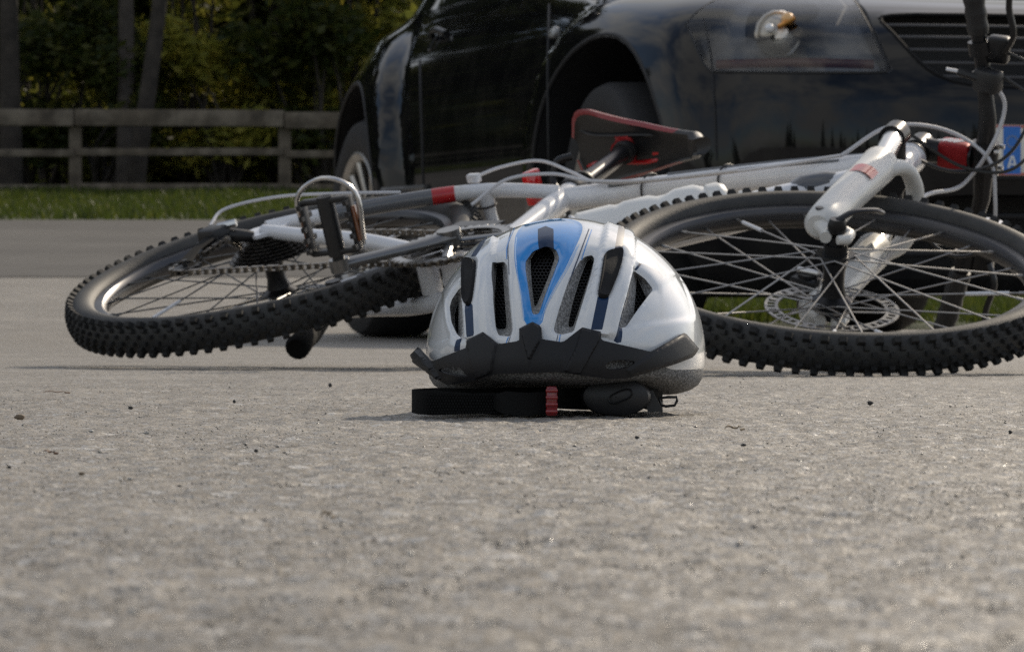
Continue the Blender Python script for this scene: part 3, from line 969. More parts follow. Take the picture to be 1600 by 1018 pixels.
mb = MB(); mb.tube([SADM @ V((0.05, 0.010, -0.004)), SADM @ V((0.120, 0.006, 0.002))], [0.012, 0.006], 10, sx=0.5); mb.build('saddle_insert', M_RED, sad)

# ---- rear reflector, kickstand, rear caliper
mb = MB(); RF = sdv * 0.405 + V((-0.075, -0.012, 0.018))
mb.box(tuple(RF), (0.014, 0.052, 0.030), bev=0.003)
mb.tube(seg(RF, sdv * 0.42), 0.005, 8)
mb.build('reflector', M_REFR, bike)
mb = MB()
K0, K1 = V((-0.292, 0.060, 0.012)), V((-0.226, 0.062, -0.122))
mb.tube([K0, K0.lerp(K1, 0.5) + V((0, 0.006, 0)), K1], [0.012, 0.013, 0.015], 14)
mb.box(tuple(K0), (0.05, 0.022, 0.030), bev=0.005)
M_MATTB = mat('matt_black', (0.010, 0.010, 0.010), 0.8, spec=0.15)
ks = mb.build('kickstand', M_MATTB, bike)
mb = MB(); e = (K1 - K0).normalized()
mb.tube([K1 - e * 0.060, K1 - e * 0.055, K1 + e * 0.0, K1 + e * 0.006], [0.0120, 0.0150, 0.0185, 0.0140], 14); mb.build('rubber_foot', M_MATTB, ks)
mb = MB(); mb.box((-0.335, 0.052, 0.085), (0.045, 0.034, 0.030), bev=0.006); mb.tube(seg((-0.335, 0.03, 0.085), (-0.335, 0.074, 0.085)), 0.012, 12); mb.build('brake_caliper', M_BLKM, bike)

# ---- cables (each one its own part)
def cable(pts, r, m, S=None, n=30, name='cable'):
    mb = MB(); mb.tube(curve_pts(pts, n), r, 8)
    return mb.build(name, m, bike, S)
# loop from the seat stay to the rear derailleur
cable([V((-0.300, -0.060, 0.232)), V((-0.36, -0.076, 0.18)), V((-0.43, -0.094, 0.11)), V((-0.475, -0.098, 0.04)), V((-0.462, -0.088, -0.012))], 0.0026, M_HOSE)
cable([V((-0.225, -0.056, 0.316)), V((-0.20, -0.060, 0.355)), V((-0.16, -0.056, 0.395)), V((-0.11, -0.034, 0.405)), V((-0.05, -0.021, 0.392)), V((0.05, -0.019, 0.404)), V((0.2, -0.019, 0.450)), V((0.33, -0.024, 0.492))], 0.0026, M_HOSE, n=42)
cable([V((-0.19, -0.03, 0.26)), V((-0.165, -0.05, 0.32)), V((-0.12, -0.042, 0.372)), V((-0.06, -0.026, 0.385)), V((0.04, -0.022, 0.396)), V((0.18, -0.022, 0.436))], 0.0026, M_HOSE, n=40)
SB = SM
def sf(p): return SM @ p
cable([V((0.33, -0.024, 0.492)), V((0.385, -0.050, 0.545)), sf(CLAMP - n0 * 0.06 - YV * 0.034), sf(CLAMP + n0 * 0.012 - YV * 0.010 - a0 * 0.03), sf(CLAMP + n0 * 0.030 + YV * 0.045 - a0 * 0.045), sf(CLAMP + n0 * 0.03 + YV * 0.12 - a0 * 0.03)], 0.0030, M_HOSE, n=46)
cable([sf(barp[15 - 6] - a0 * 0.03 + n0 * 0.02), sf(CLAMP - YV * 0.085 + n0 * 0.026 - a0 * 0.01), sf(CLAMP - YV * 0.03 + n0 * 0.016 - a0 * 0.03), sf(CLAMP + YV * 0.030 - n0 * 0.02 - a0 * 0.05), sf(FT + V((0, -0.005, 0)) + n0 * 0.05 + a0 * 0.05), sf(FT + V((0, 0.05, 0)) + n0 * 0.035 - a0 * 0.02), sf(FA + V((-0.075, 0.075, 0.11)))], 0.0030, M_HOSE, n=54)
cable([sf(barp[15 - 8] + n0 * 0.035), sf(CLAMP - YV * 0.14 + n0 * 0.06), sf(CLAMP - YV * 0.06 + n0 * 0.060 - a0 * 0.01), sf(CLAMP - YV * 0.01 + n0 * 0.03 - a0 * 0.04), sf(CLAMP + YV * 0.01 - n0 * 0.04 - a0 * 0.05), V((0.40, -0.030, 0.50)), V((0.34, 0.004, 0.46))], 0.0026, M_BHOSE, n=50)
cable([sf(barp[15 - 7] - a0 * 0.02 + n0 * 0.015), sf(CLAMP - YV * 0.08 + n0 * 0.085 - a0 * 0.005), sf(CLAMP - YV * 0.005 + n0 * 0.055 - a0 * 0.04), sf(CLAMP + YV * 0.0 - n0 * 0.02 - a0 * 0.055), V((0.415, -0.045, 0.535)), V((0.39, -0.030, 0.52))], 0.0026, M_BHOSE, n=50)
cable([sf(barp[15 + 7] - a0 * 0.02), sf(CLAMP + YV * 0.10 + n0 * 0.06 - a0 * 0.05), sf(CLAMP + YV * 0.12 - n0 * 0.02 - a0 * 0.10), V((0.42, 0.03, 0.46)), V((0.36, 0.02, 0.40))], 0.0026, M_BHOSE, n=40)

# ---- bottle cage belongs to the bike; the bottle itself is a thing of its own
dt_d = V((0.43, 0, 0.47)).normalized()
dt_n = V((-dt_d.z, 0, dt_d.x))
mb = MB()
for s in (-1, 1):
    mb.tube(curve_pts([dt_d * 0.20 + dt_n * 0.028 + YV * 0.012 * s, dt_d * 0.183 + dt_n * 0.04 + YV * 0.034 * s, dt_d * 0.182 + dt_n * 0.085 + YV * 0.030 * s, dt_d * 0.20 + dt_n * 0.112 + YV * 0.010 * s, dt_d * 0.183 + dt_n * 0.100 + YV * 0.004 * s], 30), 0.0030, 8)
mb.box(tuple(dt_d * 0.27 + dt_n * 0.030), (0.014, 0.02, 0.12), Matrix.Translation(dt_d * 0.27 + dt_n * 0.030) @ Matrix.Rotation(rad(42.5), 4, 'Y') @ Matrix.Translation(-(dt_d * 0.27 + dt_n * 0.030)), bev=0.003)
mb.build('bottle_cage', M_WHITE, bike)
bot = empty('water_bottle')
Rb = Matrix((dt_d.cross(YV), dt_d, YV)).transposed().to_4x4()
Rb = Matrix((dt_n * -1, dt_d, YV)).transposed().to_4x4()
bot.matrix_world = bike.matrix_world @ Matrix.Translation(dt_d * 0.185 + dt_n * 0.074) @ Rb
tag(bot, 'white ribbed plastic bottle in the frame of the fallen bike', 'bottle')
mb = MB()
mb.lathe([(0.001, 0.0), (0.030, 0.0), (0.0355, 0.006), (0.0362, 0.055), (0.0340, 0.062), (0.0340, 0.068), (0.0362, 0.075), (0.0362, 0.112), (0.0318, 0.124), (0.0318, 0.138), (0.0362, 0.150), (0.0362, 0.178), (0.0300, 0.192), (0.0280, 0.196)], 36)
mb.build('bottle_body', M_BOT, bot)
mb = MB()
mb.lathe([(0.0285, 0.194), (0.0318, 0.196), (0.0318, 0.212), (0.0260, 0.222), (0.012, 0.228), (0.009, 0.230), (0.009, 0.240), (0.0115, 0.242), (0.0115, 0.252), (0.006, 0.254), (0.0005, 0.254)], 32)
mb.build('bottle_cap', mat('bottle_cap_plastic', (0.70, 0.70, 0.68), 0.42), bot)
# ------------------------------------------------------------------ helmet
HC = np.array([0.0418, 3.390, 0.0450])
HA, HB, HCU, HCL = 0.1085, 0.1400, 0.1062, 0.0600
def sph_to_p(n, k=1.0):
    n = np.asarray(n, float)
    cz = np.where(n[..., 2] > 0, HCU, HCL)
    return HC + k * np.stack([n[..., 0] * HA, n[..., 1] * HB, n[..., 2] * cz], -1)
def hit(px, py, k=1.0):
    """survey: where the sight line through a photograph pixel meets the helmet ellipsoid scaled by k"""
    d = np.array([(px - 800) / F_PX, 1.0, -(py - HORIZON) / F_PX]); o = np.array([0, 0, CAM_H])
    for cz in (HCU, HCL):
        s = np.array([HA, HB, cz]) * k
        dn = d / s; on = (o - HC) / s
        a, b, c = dn @ dn, on @ dn, on @ on - 1
        D = b * b - a * c
        t = (-b - math.sqrt(max(D, 0))) / a
        P = o + t * d
        if (P[2] >= HC[2]) == (cz == HCU):
            break
    return P
def p_to_sph(P, k=1.0):
    q = (np.asarray(P) - HC) / k
    cz = np.where(q[..., 2] > 0, HCU, HCL)
    n = np.stack([q[..., 0] / HA, q[..., 1] / HB, q[..., 2] / cz], -1)
    return n / np.linalg.norm(n, axis=-1, keepdims=True)
AX = np.array([0, -math.cos(rad(35)), math.sin(rad(35))]); E1 = np.array([1.0, 0, 0]); E2 = np.cross(E1, AX)
E2 = E2 if E2[2] > 0 else -E2
def sph_to_uv(n):
    c = np.clip(n @ AX, -1, 1); r = np.arccos(c)
    x, y = n @ E1, n @ E2
    h = np.sqrt(x * x + y * y) + 1e-12
    return np.stack([r * x / h, r * y / h], -1)
def uv_to_sph(uv):
    r = np.linalg.norm(uv, axis=-1, keepdims=True) + 1e-12
    d = uv / r
    return np.cos(r) * AX + np.sin(r) * (d[..., :1] * E1 + d[..., 1:] * E2)
def nrm(n):
    cz = np.where(n[..., 2] > 0, HCU, HCL)
    g = np.stack([n[..., 0] / HA, n[..., 1] / HB, n[..., 2] / cz], -1)
    return g / np.linalg.norm(g, axis=-1, keepdims=True)

zA = lambda pts: [(620 + 0.3047 * x, 330 + 0.3047 * y) for x, y in pts]
zB = lambda pts: [(860 + 0.3044 * x, 330 + 0.3044 * y) for x, y in pts]
zR = lambda pts: [(600 + 0.3537 * x, 320 + 0.3537 * y) for x, y in pts]
def chaikin(p, it=2, closed=True):
    p = [np.array(q, float) for q in p]
    for _ in range(it):
        o = []
        n = len(p)
        for i in range(n if closed else n - 1):
            a, b = p[i], p[(i + 1) % n]
            o += [a * 0.75 + b * 0.25, a * 0.25 + b * 0.75]
        if not closed: o = [p[0]] + o + [p[-1]]
        p = o
    return np.array(p)
def clip_corners(p, c=0.12):
    p = [np.array(q, float) for q in p]
    o = []
    for i in range(len(p)):
        a, b = p[i], p[(i + 1) % len(p)]
        o += [a * (1 - c) + b * c, a * c + b * (1 - c)]
    return np.array(o)
def resample(p, n, closed=True):
    p = np.array(p, float)
    q = np.vstack([p, p[:1]]) if closed else p
    s = np.r_[0, np.cumsum(np.linalg.norm(np.diff(q, axis=0), axis=1))]
    t = np.linspace(0, s[-1], n + 1)[:-1] if closed else np.linspace(0, s[-1], n)
    return np.stack([np.interp(t, s, q[:, k]) for k in (0, 1)], 1)
def px_to_uv(p):
    return sph_to_uv(p_to_sph(np.array([hit(x, y) for x, y in p])))
def inside(poly, pts):
    x, y = pts[:, 0], pts[:, 1]
    c = np.zeros(len(pts), bool)
    n = len(poly)
    for i in range(n):
        x0, y0 = poly[i]; x1, y1 = poly[i - 1]
        k = (y0 > y) != (y1 > y)
        with np.errstate(divide='ignore', invalid='ignore'):
            c ^= k & (x < (x1 - x0) * (y - y0) / (y1 - y0 + 1e-15) + x0)
    return c
def dist_poly(poly, pts, closed=True):
    d = np.full(len(pts), 1e9)
    n = len(poly)
    for i in range(n if closed else n - 1):
        a, b = poly[i], poly[(i + 1) % n]
        ab = b - a
        t = np.clip(((pts - a) @ ab) / (ab @ ab + 1e-15), 0, 1)
        d = np.minimum(d, np.linalg.norm(pts - a - t[:, None] * ab, axis=1))
    return d

VENTS = [
    (zA([(650, 235), (690, 180), (760, 152), (815, 170), (832, 215), (800, 300), (760, 400), (720, 515), (685, 515), (668, 400), (650, 280)]),
     zA([(684, 245), (712, 205), (755, 168), (800, 200), (814, 238), (790, 310), (755, 400), (718, 485), (704, 490), (692, 400), (684, 290)])),
    (zA([(487, 262), (497, 246), (540, 240), (552, 262), (562, 400), (580, 600), (570, 637), (508, 632), (492, 590), (480, 450), (482, 320)]),
     zA([(510, 282), (516, 272), (538, 270), (546, 292), (554, 420), (566, 582), (558, 606), (512, 606), (504, 560), (500, 440), (506, 330)])),
    (zA([(318, 372), (296, 390), (262, 440), (250, 480), (258, 560), (285, 622), (306, 642), (318, 636), (320, 500)]),
     zA([(320, 470), (312, 475), (302, 500), (294, 530), (296, 575), (302, 610), (308, 630), (318, 620), (320, 540)])),
    (zB([(150, 240), (180, 213), (218, 204), (232, 222), (216, 300), (180, 420), (140, 550), (120, 612), (60, 627), (25, 622), (14, 600), (40, 500), (90, 350)]),
     zB([(182, 265), (196, 248), (216, 243), (222, 262), (205, 330), (172, 430), (136, 540), (120, 590), (104, 597), (93, 595), (90, 572), (112, 470), (150, 345)])),
    (zB([(440, 288), (500, 330), (544, 387), (512, 430), (452, 510), (402, 586), (364, 594), (372, 540), (402, 430), (430, 330)]),
     zB([(442, 335), (462, 372), (494, 446), (482, 462), (455, 495), (430, 540), (426, 548), (428, 500), (434, 430), (438, 370)])),
]
PADS = [zA([(352, 265), (375, 250), (408, 257), (416, 275), (404, 400), (390, 488), (362, 492), (349, 440), (346, 330)]),
        zB([(272, 232), (285, 219), (355, 203), (371, 215), (352, 310), (302, 430), (287, 456), (246, 451), (240, 430), (255, 350)])]
NAVY = [zA([(362, 480), (404, 480), (412, 640), (374, 650)]), zA([(300, 655), (330, 648), (322, 712), (290, 720)]),
        zA([(393, 246), (420, 246), (484, 138), (456, 150)]),
        zB([(238, 445), (296, 445), (260, 612), (203, 612)]), zB([(342, 95), (376, 95), (362, 212), (322, 214)]),
        zB([(418, 305), (424, 330), (378, 590), (362, 680), (322, 672), (350, 560), (388, 430)]),
        zB([(438, 288), (487, 230), (482, 252), (452, 292)]),
        zA([(722, 86), (762, 70), (804, 86), (803, 176), (722, 172)])]
BLUE = [[(806, 363), (803, 385), (804, 415), (812, 452), (819, 512), (846, 512), (853, 476), (870, 443), (894, 397), (909, 365), (911, 352), (902, 344.2), (884, 341.2), (862, 340.2), (840, 342.0), (822, 346.5)]]
RIBS = [zB([(285, 70), (430, 118), (428, 290), (400, 430), (340, 640), (150, 640), (205, 420), (245, 250)]),
        zA([(352, 245), (440, 150), (512, 140), (486, 300), (474, 450), (490, 660), (352, 660), (338, 450)])]
PANELS = [zB([(378, 606), (470, 500), (553, 392), (650, 295), (716, 420), (745, 530), (735, 556), (600, 574)]),
          zA([(130, 660), (195, 440), (240, 400), (236, 480), (246, 570), (280, 650), (200, 690)])]

def edge_z(n):
    t = np.clip((-n[..., 1] - 0.62 + 0.30 * np.clip((-n[..., 0] - 0.35) / 0.4, 0, 1)) / 0.22, 0, 1)
    return -0.25 + 0.24 * t * t * (3 - 2 * t)
ven_uv = [px_to_uv(resample(clip_corners(o), 84)) for o, i in VENTS]
pad_uv = [px_to_uv(resample(chaikin(p, 2), 48)) for p in PADS]
dense = lambda p: resample(p, max(24, 4 * len(p)))
nav_uv = [px_to_uv(dense(p)) for p in NAVY]
blu_uv = [px_to_uv(resample(chaikin(p, 1), 90)) for p in BLUE]
rib_uv = [px_to_uv(dense(p)) for p in RIBS]
pan_uv = [px_to_uv(resample(chaikin(p, 1), 64)) for p in PANELS]

# point set: fine in front, coarse behind, plus every outline
g1 = np.arange(-1.45, 1.45, 0.021)
PX, PY = np.meshgrid(g1, g1)
PX[1::2] += 0.0105
pts = np.stack([PX.ravel(), PY.ravel()], 1)
pts = pts[np.linalg.norm(pts, axis=1) < 1.40]
g2_ = np.arange(-2.9, 2.9, 0.055)
PX, PY = np.meshgrid(g2_, g2_)
p2 = np.stack([PX.ravel(), PY.ravel()], 1)
rr_ = np.linalg.norm(p2, axis=1)
p2 = p2[(rr_ >= 1.42) & (rr_ < 2.75)]
pts = np.vstack([pts, p2])
nn_ = uv_to_sph(pts)
pts = pts[nn_[:, 2] > edge_z(nn_) + 0.02]
th = np.linspace(0, 2 * math.pi, 241)[:-1]
ez_ = edge_z(np.stack([np.cos(th), np.sin(th), 0 * th], 1))
rimn = np.stack([np.cos(th) * np.sqrt(1 - ez_ ** 2), np.sin(th) * np.sqrt(1 - ez_ ** 2), ez_], 1)
rim_uv = sph_to_uv(rimn)
loops = ven_uv + pad_uv + nav_uv + blu_uv + [rim_uv]
keep = np.ones(len(pts), bool)
for l in loops[:-1]:
    lo, hi = l.min(0) - 0.03, l.max(0) + 0.03
    idx = np.where(((pts > lo) & (pts < hi)).all(1))[0]
    if len(idx):
        keep[idx[dist_poly(l, pts[idx]) < 0.006]] = False
pts = pts[keep]
co2 = [tuple(p) for p in pts]
edges = []
for l in loops:
    b = len(co2)
    co2 += [tuple(p) for p in l]
    edges += [(b + i, b + (i + 1) % len(l)) for i in range(len(l))]
res_ = delaunay_2d_cdt([Vector(p) for p in co2], edges, [], 0, 1e-5, False)
uvv = np.array([tuple(p) for p in res_[0]])
tri = np.array([f for f in res_[2] if len(f) == 3])
cen = uvv[tri].mean(1)
nn_ = uv_to_sph(cen)
ok = nn_[:, 2] > edge_z(nn_ / np.linalg.norm(nn_[:, :2], axis=1, keepdims=True).clip(0.3))
for l in ven_uv + pad_uv:
    ok &= ~inside(l, cen)
tri = tri[ok]; cen = cen[ok]
mi = np.zeros(len(tri), int)
for l in blu_uv: mi[inside(l, cen)] = 1
for l in nav_uv: mi[inside(l, cen)] = 2

def shell_disp(uv):
    d = np.zeros(len(uv))
    def near(l, m):
        lo, hi = l.min(0) - m, l.max(0) + m
        return np.where(((uv > lo) & (uv < hi)).all(1))[0]
    sm = lambda t: np.clip(t, 0, 1) ** 2 * (3 - 2 * np.clip(t, 0, 1))
    for l in rib_uv:
        i = near(l, 0.05)
        s = dist_poly(l, uv[i]); s = np.where(inside(l, uv[i]), s, -s)
        d[i] += 0.0032 * sm((s + 0.007) / 0.014)
    for l in pan_uv:
        i = near(l, 0.05)
        s = dist_poly(l, uv[i]); s = np.where(inside(l, uv[i]), s, -s)
        d[i] += -0.0014 * sm((s + 0.012) / 0.055)
    for l in blu_uv:
        i = near(l, 0.05)
        s = dist_poly(l, uv[i]); s = np.where(inside(l, uv[i]), s, -s)
        d[i] += -0.0008 * sm((s + 0.004) / 0.02)
    for l in ven_uv:
        i = near(l, 0.06)
        s = dist_poly(l, uv[i])
        d[i] += -0.0024 * np.exp(-(s / 0.017)) - 0.0012 * np.exp(-(s / 0.05))
    for l in pad_uv:
        i = near(l, 0.05)
        s = dist_poly(l, uv[i])
        d[i] += -0.0014 * np.exp(-(s / 0.010))
    n = uv_to_sph(uv)
    d += -0.002 * np.clip((edge_z(n) + 0.10 - n[:, 2]) / 0.10, 0, 1) ** 2
    return d
n3 = uv_to_sph(uvv)
disp = shell_disp(uvv)
P3 = sph_to_p(n3) + nrm(n3) * disp[:, None]

helmet = empty('bicycle_helmet', (HC[0], HC[1], 0.0))
tag(helmet, 'white and blue bicycle helmet with dark visor resting on its straps', 'helmet')
H0 = Matrix.Translation((-HC[0], -HC[1], 0))
M_HWHITE = mat('helmet_white', (0.74, 0.76, 0.78), 0.16, coat=0.8, noise=0.03, nscale=30, rvar=0.05)
M_HBLUE = mat('helmet_blue', (0.012, 0.25, 0.68), 0.16, coat=0.8)
M_HNAVY = mat('helmet_navy', (0.010, 0.032, 0.085), 0.38, coat=0.1, spec=0.3)
M_HLIGHT = mat('helmet_pinstripe', (0.35, 0.55, 0.85), 0.2, coat=0.6)
def foam_material(name='grey_foam', hi=0.32, lo=0.10):
    m = mat(name, (0.15, 0.15, 0.15), 0.7, spec=0.3)
    nt = m.node_tree; b = nt.nodes['Principled BSDF']
    tc = nt.nodes.new('ShaderNodeTexCoord'); v = nt.nodes.new('ShaderNodeTexVoronoi')
    v.inputs['Scale'].default_value = 520
    nt.links.new(tc.outputs['Object'], v.inputs['Vector'])
    r = nt.nodes.new('ShaderNodeValToRGB')
    r.color_ramp.elements[0].position = 0.1; r.color_ramp.elements[1].position = 0.7
    r.color_ramp.elements[0].color = (hi, hi, hi, 1); r.color_ramp.elements[1].color = (lo, lo, lo, 1)
    nt.links.new(v.outputs['Distance'], r.inputs['Fac']); nt.links.new(r.outputs['Color'], b.inputs['Base Color'])
    bp = nt.nodes.new('ShaderNodeBump'); bp.inputs['Strength'].default_value = 0.8; bp.inputs['Distance'].default_value = 0.0006; bp.invert = True
    nt.links.new(v.outputs['Distance'], bp.inputs['Height']); nt.links.new(bp.outputs['Normal'], b.inputs['Normal'])
    return m
M_FOAM = foam_material()
M_FOAM_LIT = foam_material('grey_foam_lit', 0.48, 0.18)  # same foam, lightened in colour because the vent walls are barely lit
M_VIS = mat('visor_plastic', (0.011, 0.0113, 0.0135), 0.48, spec=0.35, noise=0.12, nscale=60, bump=0.12, bscale=1500)
M_WEB = mat('black_webbing', (0.006, 0.006, 0.006), 0.8, spec=0.25, bump=0.6, bscale=900)
M_PADM = mat('pad_rubber', (0.020, 0.020, 0.021), 0.8, spec=0.2, bump=0.2, bscale=1200)
M_STITCH = mat('pale_stitching', (0.45, 0.45, 0.44), 0.7)

used = np.unique(tri)
remap = -np.ones(len(uvv), int); remap[used] = np.arange(len(used))
sh_ = MB(); sh_.add([tuple(p) for p in P3[used]], [tuple(remap[t]) for t in tri]); sh_.m = list(mi)
# turned-in lower lip
rb = [None] * len(rimn)
lip0 = sph_to_p(rimn) + nrm(rimn) * (-0.002)
lip1 = sph_to_p(rimn, 0.975) + np.array([0, 0, 0.0005])
b = len(sh_.v)
sh_.add([tuple(p) for p in lip0] + [tuple(p) for p in lip1], [(i, (i + 1) % 240, 240 + (i + 1) % 240, 240 + i) for i in range(240)])
sh_.build('shell', [M_HWHITE, M_HBLUE, M_HNAVY], helmet, H0, angle=50)

# foam liner: rim band below the shell, closed underneath, and the vent channels
fm = MB()
rows = []
for z_, k_ in ((0.052, 0.968), (0.040, 0.975), (0.033, 0.985), (0.027, 0.978), (0.0215, 0.945), (0.0175, 0.885), (0.0150, 0.80)):
    rows.append(np.stack([HC[0] + HA * k_ * np.cos(th), HC[1] + HB * k_ * np.sin(th), z_ + 0.0085 * np.clip((0.034 - z_) / 0.016, 0, 1) * np.clip((-np.sin(th) - 0.45) / 0.35, 0, 1)], 1))
inner_in = rows[-1].copy(); inner_in[:, :2] = HC[:2] + (inner_in[:, :2] - HC[:2]) * 0.84; rows.append(inner_in)
up_in = inner_in.copy(); up_in[:, 2] += 0.03; rows.append(up_in)
vs = np.vstack(rows)
fm.add([tuple(p) for p in vs], [(r * 240 + i, r * 240 + (i + 1) % 240, (r + 1) * 240 + (i + 1) % 240, (r + 1) * 240 + i) for r in range(len(rows) - 1) for i in range(240)])
fm.build('foam_liner', M_FOAM, helmet, H0, angle=60)
KIN = 0.90
vent_in = []
for (o, i_), uv in zip(VENTS, ven_uv):
    n_ = uv_to_sph(uv)
    outer = sph_to_p(n_) + nrm(n_) * (shell_disp(uv) - 0.0004)[:, None]
    ipx = resample(clip_corners(i_), 84)
    inn = np.array([hit(x, y, KIN) for x, y in ipx])
    vent_in.append((ipx, inn))
    N = 84
    best = min(range(N), key=lambda s: sum(np.linalg.norm(outer[j] - inn[(j + s) % N]) for j in range(0, N, 4)))
    inn = np.roll(inn, -best, axis=0)
    mid_ = outer * 0.5 + inn * 0.5
    fm = MB()
    fm.add([tuple(p) for p in outer] + [tuple(p) for p in mid_] + [tuple(p) for p in inn],
           [(r * N + j, r * N + (j + 1) % N, (r + 1) * N + (j + 1) % N, (r + 1) * N + j) for r in (0, 1) for j in range(N)])
    fm.build('vent_channel', M_FOAM_LIT, helmet, H0, angle=60)
# closed dark core: shade of the hollow interior put in as colour
mb = MB()
zz_ = np.sin(np.linspace(-0.5, math.pi / 2 - 0.001, 14))
th2 = np.linspace(0, 2 * math.pi, 49)[:-1]
vs = []
for z_ in zz_:
    n_ = np.stack([np.cos(th2) * math.sqrt(1 - z_ ** 2), np.sin(th2) * math.sqrt(1 - z_ ** 2), np.full_like(th2, z_)], 1)
    vs += [tuple(p) for p in sph_to_p(n_, 0.66)]
mb.add(vs, [(r * 48 + i, r * 48 + (i + 1) % 48, (r + 1) * 48 + (i + 1) % 48, (r + 1) * 48 + i) for r in range(13) for i in range(48)])
mb.build('shade_core', mat('interior_shade', (0.02, 0.02, 0.02), 0.9), helmet, H0)
# honeycomb insect net and its stitched hem in every vent
for ipx, inn in vent_in:
    lo, hi = ipx.min(0) - 4, ipx.max(0) + 4
    net = MB()
    s = 3.3
    hx = s * math.sqrt(3)
    def L(p): return Vector(hit(p[0], p[1], KIN - 0.004))
    r_ = 0
    y = lo[1]
    while y < hi[1]:
        x = lo[0] + (hx / 2 if r_ % 2 else 0)
        while x < hi[0]:
            c = np.array([[x, y]])
            if inside(ipx, c)[0] or dist_poly(ipx, c)[0] < 3:
                v_ = [(x + s * math.sin(q), y + s * math.cos(q)) for q in np.arange(6) * math.pi / 3]
                for k in (0, 1, 2):
                    net.tube([L(v_[k]), L(v_[k + 1])], 0.00032, 4, cap=False)
            x += hx
        y += 1.5 * s; r_ += 1
    net.build('insect_net', M_BLK, helmet, H0, smooth=False)['kind'] = 'stuff'
    stc = MB()
    per = np.r_[0, np.cumsum(np.linalg.norm(np.diff(np.vstack([ipx, ipx[:1]]), axis=0), axis=1))][-1]
    n = int(per / 2.6)
    rs = resample(ipx, n * 2)
    for k in range(n):
        a_, b_ = rs[2 * k], rs[(2 * k + 1) % (2 * n)]
        stc.tube([Vector(hit(a_[0], a_[1], KIN + 0.006)), Vector(hit(b_[0], b_[1], KIN + 0.006))], 0.00033, 4)
    stc.build('stitching', M_STITCH, helmet, H0, smooth=False)['kind'] = 'stuff'
# blanking pads in the two closed slots
for pxs, uv in zip(PADS, pad_uv):
    c_ = uv.mean(0)
    n = len(uv)
    rows = []
    for k, off in ((1.0, -0.0035), (1.0, -0.0004), (0.93, 0.0010), (0.70, 0.0012), (0.35, 0.0012)):
        q = c_ + (uv - c_) * k
        nn = uv_to_sph(q)
        rows.append(sph_to_p(nn) + nrm(nn) * (shell_disp(q) * (1 if k > 0.9 else 0) + off + (0.0013 if k < 0.99 else 0))[:, None])
    nn = uv_to_sph(c_[None]); ctr = sph_to_p(nn) + nrm(nn) * 0.0026
    vs = [tuple(p) for r in rows for p in r] + [tuple(ctr[0])]
    fs = [(r * n + i, r * n + (i + 1) % n, (r + 1) * n + (i + 1) % n, (r + 1) * n + i) for r in range(4) for i in range(n)] + [(4 * n + i, 4 * n + (i + 1) % n, 5 * n) for i in range(n)]
    mb = MB(); mb.add(vs, fs); mb.build('slot_pad', M_PADM, helmet, H0)
# pinstripes: thin ribbons of film on the shell
def ribbon(px, w, m, off=0.0003, n=30):
    p = resample(chaikin(px, 2, closed=False), n, closed=False)
    t = np.gradient(p, axis=0); t /= np.linalg.norm(t, axis=1, keepdims=True)
    s_ = np.stack([-t[:, 1], t[:, 0]], 1)
    vs = []
    for side in (-0.5, 0.5):
        q = px_to_uv(p + s_ * w * side); nn = uv_to_sph(q)
        vs.append(sph_to_p(nn) + nrm(nn) * (shell_disp(q) + off)[:, None])
    mb = MB(); mb.add([tuple(x) for x in np.vstack(vs)], [(i, i + 1, n + i + 1, n + i) for i in range(n - 1)])
    mb.build('pinstripe', m, helmet, H0)
ribbon(zA([(614, 130), (606, 200), (612, 300), (636, 420), (652, 560)]), 1.3, M_HLIGHT)
ribbon(zA([(740, 560), (760, 480), (812, 380), (880, 270), (925, 180)]), 1.3, M_HLIGHT)
ribbon(zA([(756, 520), (772, 470), (830, 370), (890, 270), (935, 170)]), 1.0, M_HLIGHT)
ribbon(zA([(604, 85), (566, 170), (560, 240)]), 1.6, M_HBLUE)
ribbon(zA([(590, 90), (572, 150), (568, 240), (572, 320)]), 1.0, M_HNAVY)
ribbon(zB([(198, 92), (165, 180), (120, 290), (98, 345)]), 1.6, M_HNAVY)
ribbon(zB([(212, 95), (178, 190), (160, 240)]), 1.4, M_HBLUE)
ribbon(zA([(566, 640), (560, 678)]), 1.4, M_HBLUE, n=6); ribbon(zA([(576, 640), (571, 678)]), 1.0, M_HNAVY, n=6)
ribbon(zB([(50, 628), (44, 670)]), 1.4, M_HBLUE, n=6); ribbon(zB([(38, 628), (32, 665)]), 1.0, M_HNAVY, n=6)

# visor
VO = zR([(150, 626), (207, 692), (362, 630), (364, 596), (437, 560), (506, 614), (597, 600), (597, 545), (655, 515), (695, 535), (698, 592), (790, 606), (875, 540), (962, 560), (958, 596), (1180, 648), (1330, 562), (1393, 635), (1368, 672), (1290, 702), (1085, 764), (1000, 770), (872, 752), (760, 737), (490, 747), (402, 775), (280, 797), (246, 778), (130, 700), (117, 660)])
VH = [zR([(232, 733), (262, 716), (330, 714), (352, 738), (372, 762), (300, 752)]), zR([(975, 722), (985, 692), (1050, 682), (1118, 690), (1085, 716), (1020, 730)])]
VP = [(zR([(600, 547), (655, 518), (692, 537), (694, 598), (640, 700)]), 0.0026), (zR([(368, 598), (437, 564), (502, 616), (478, 742), (404, 770), (380, 690)]), 0.0022),
      (zR([(872, 545), (956, 563), (950, 604), (868, 748), (792, 734), (840, 640)]), 0.0026), (zR([(1070, 728), (1180, 655), (1330, 568), (1386, 637), (1362, 668), (1288, 698), (1085, 758)]), 0.0010),
      (zR([(152, 634), (208, 700), (270, 785), (250, 776), (136, 698), (122, 660)]), 0.0030)]
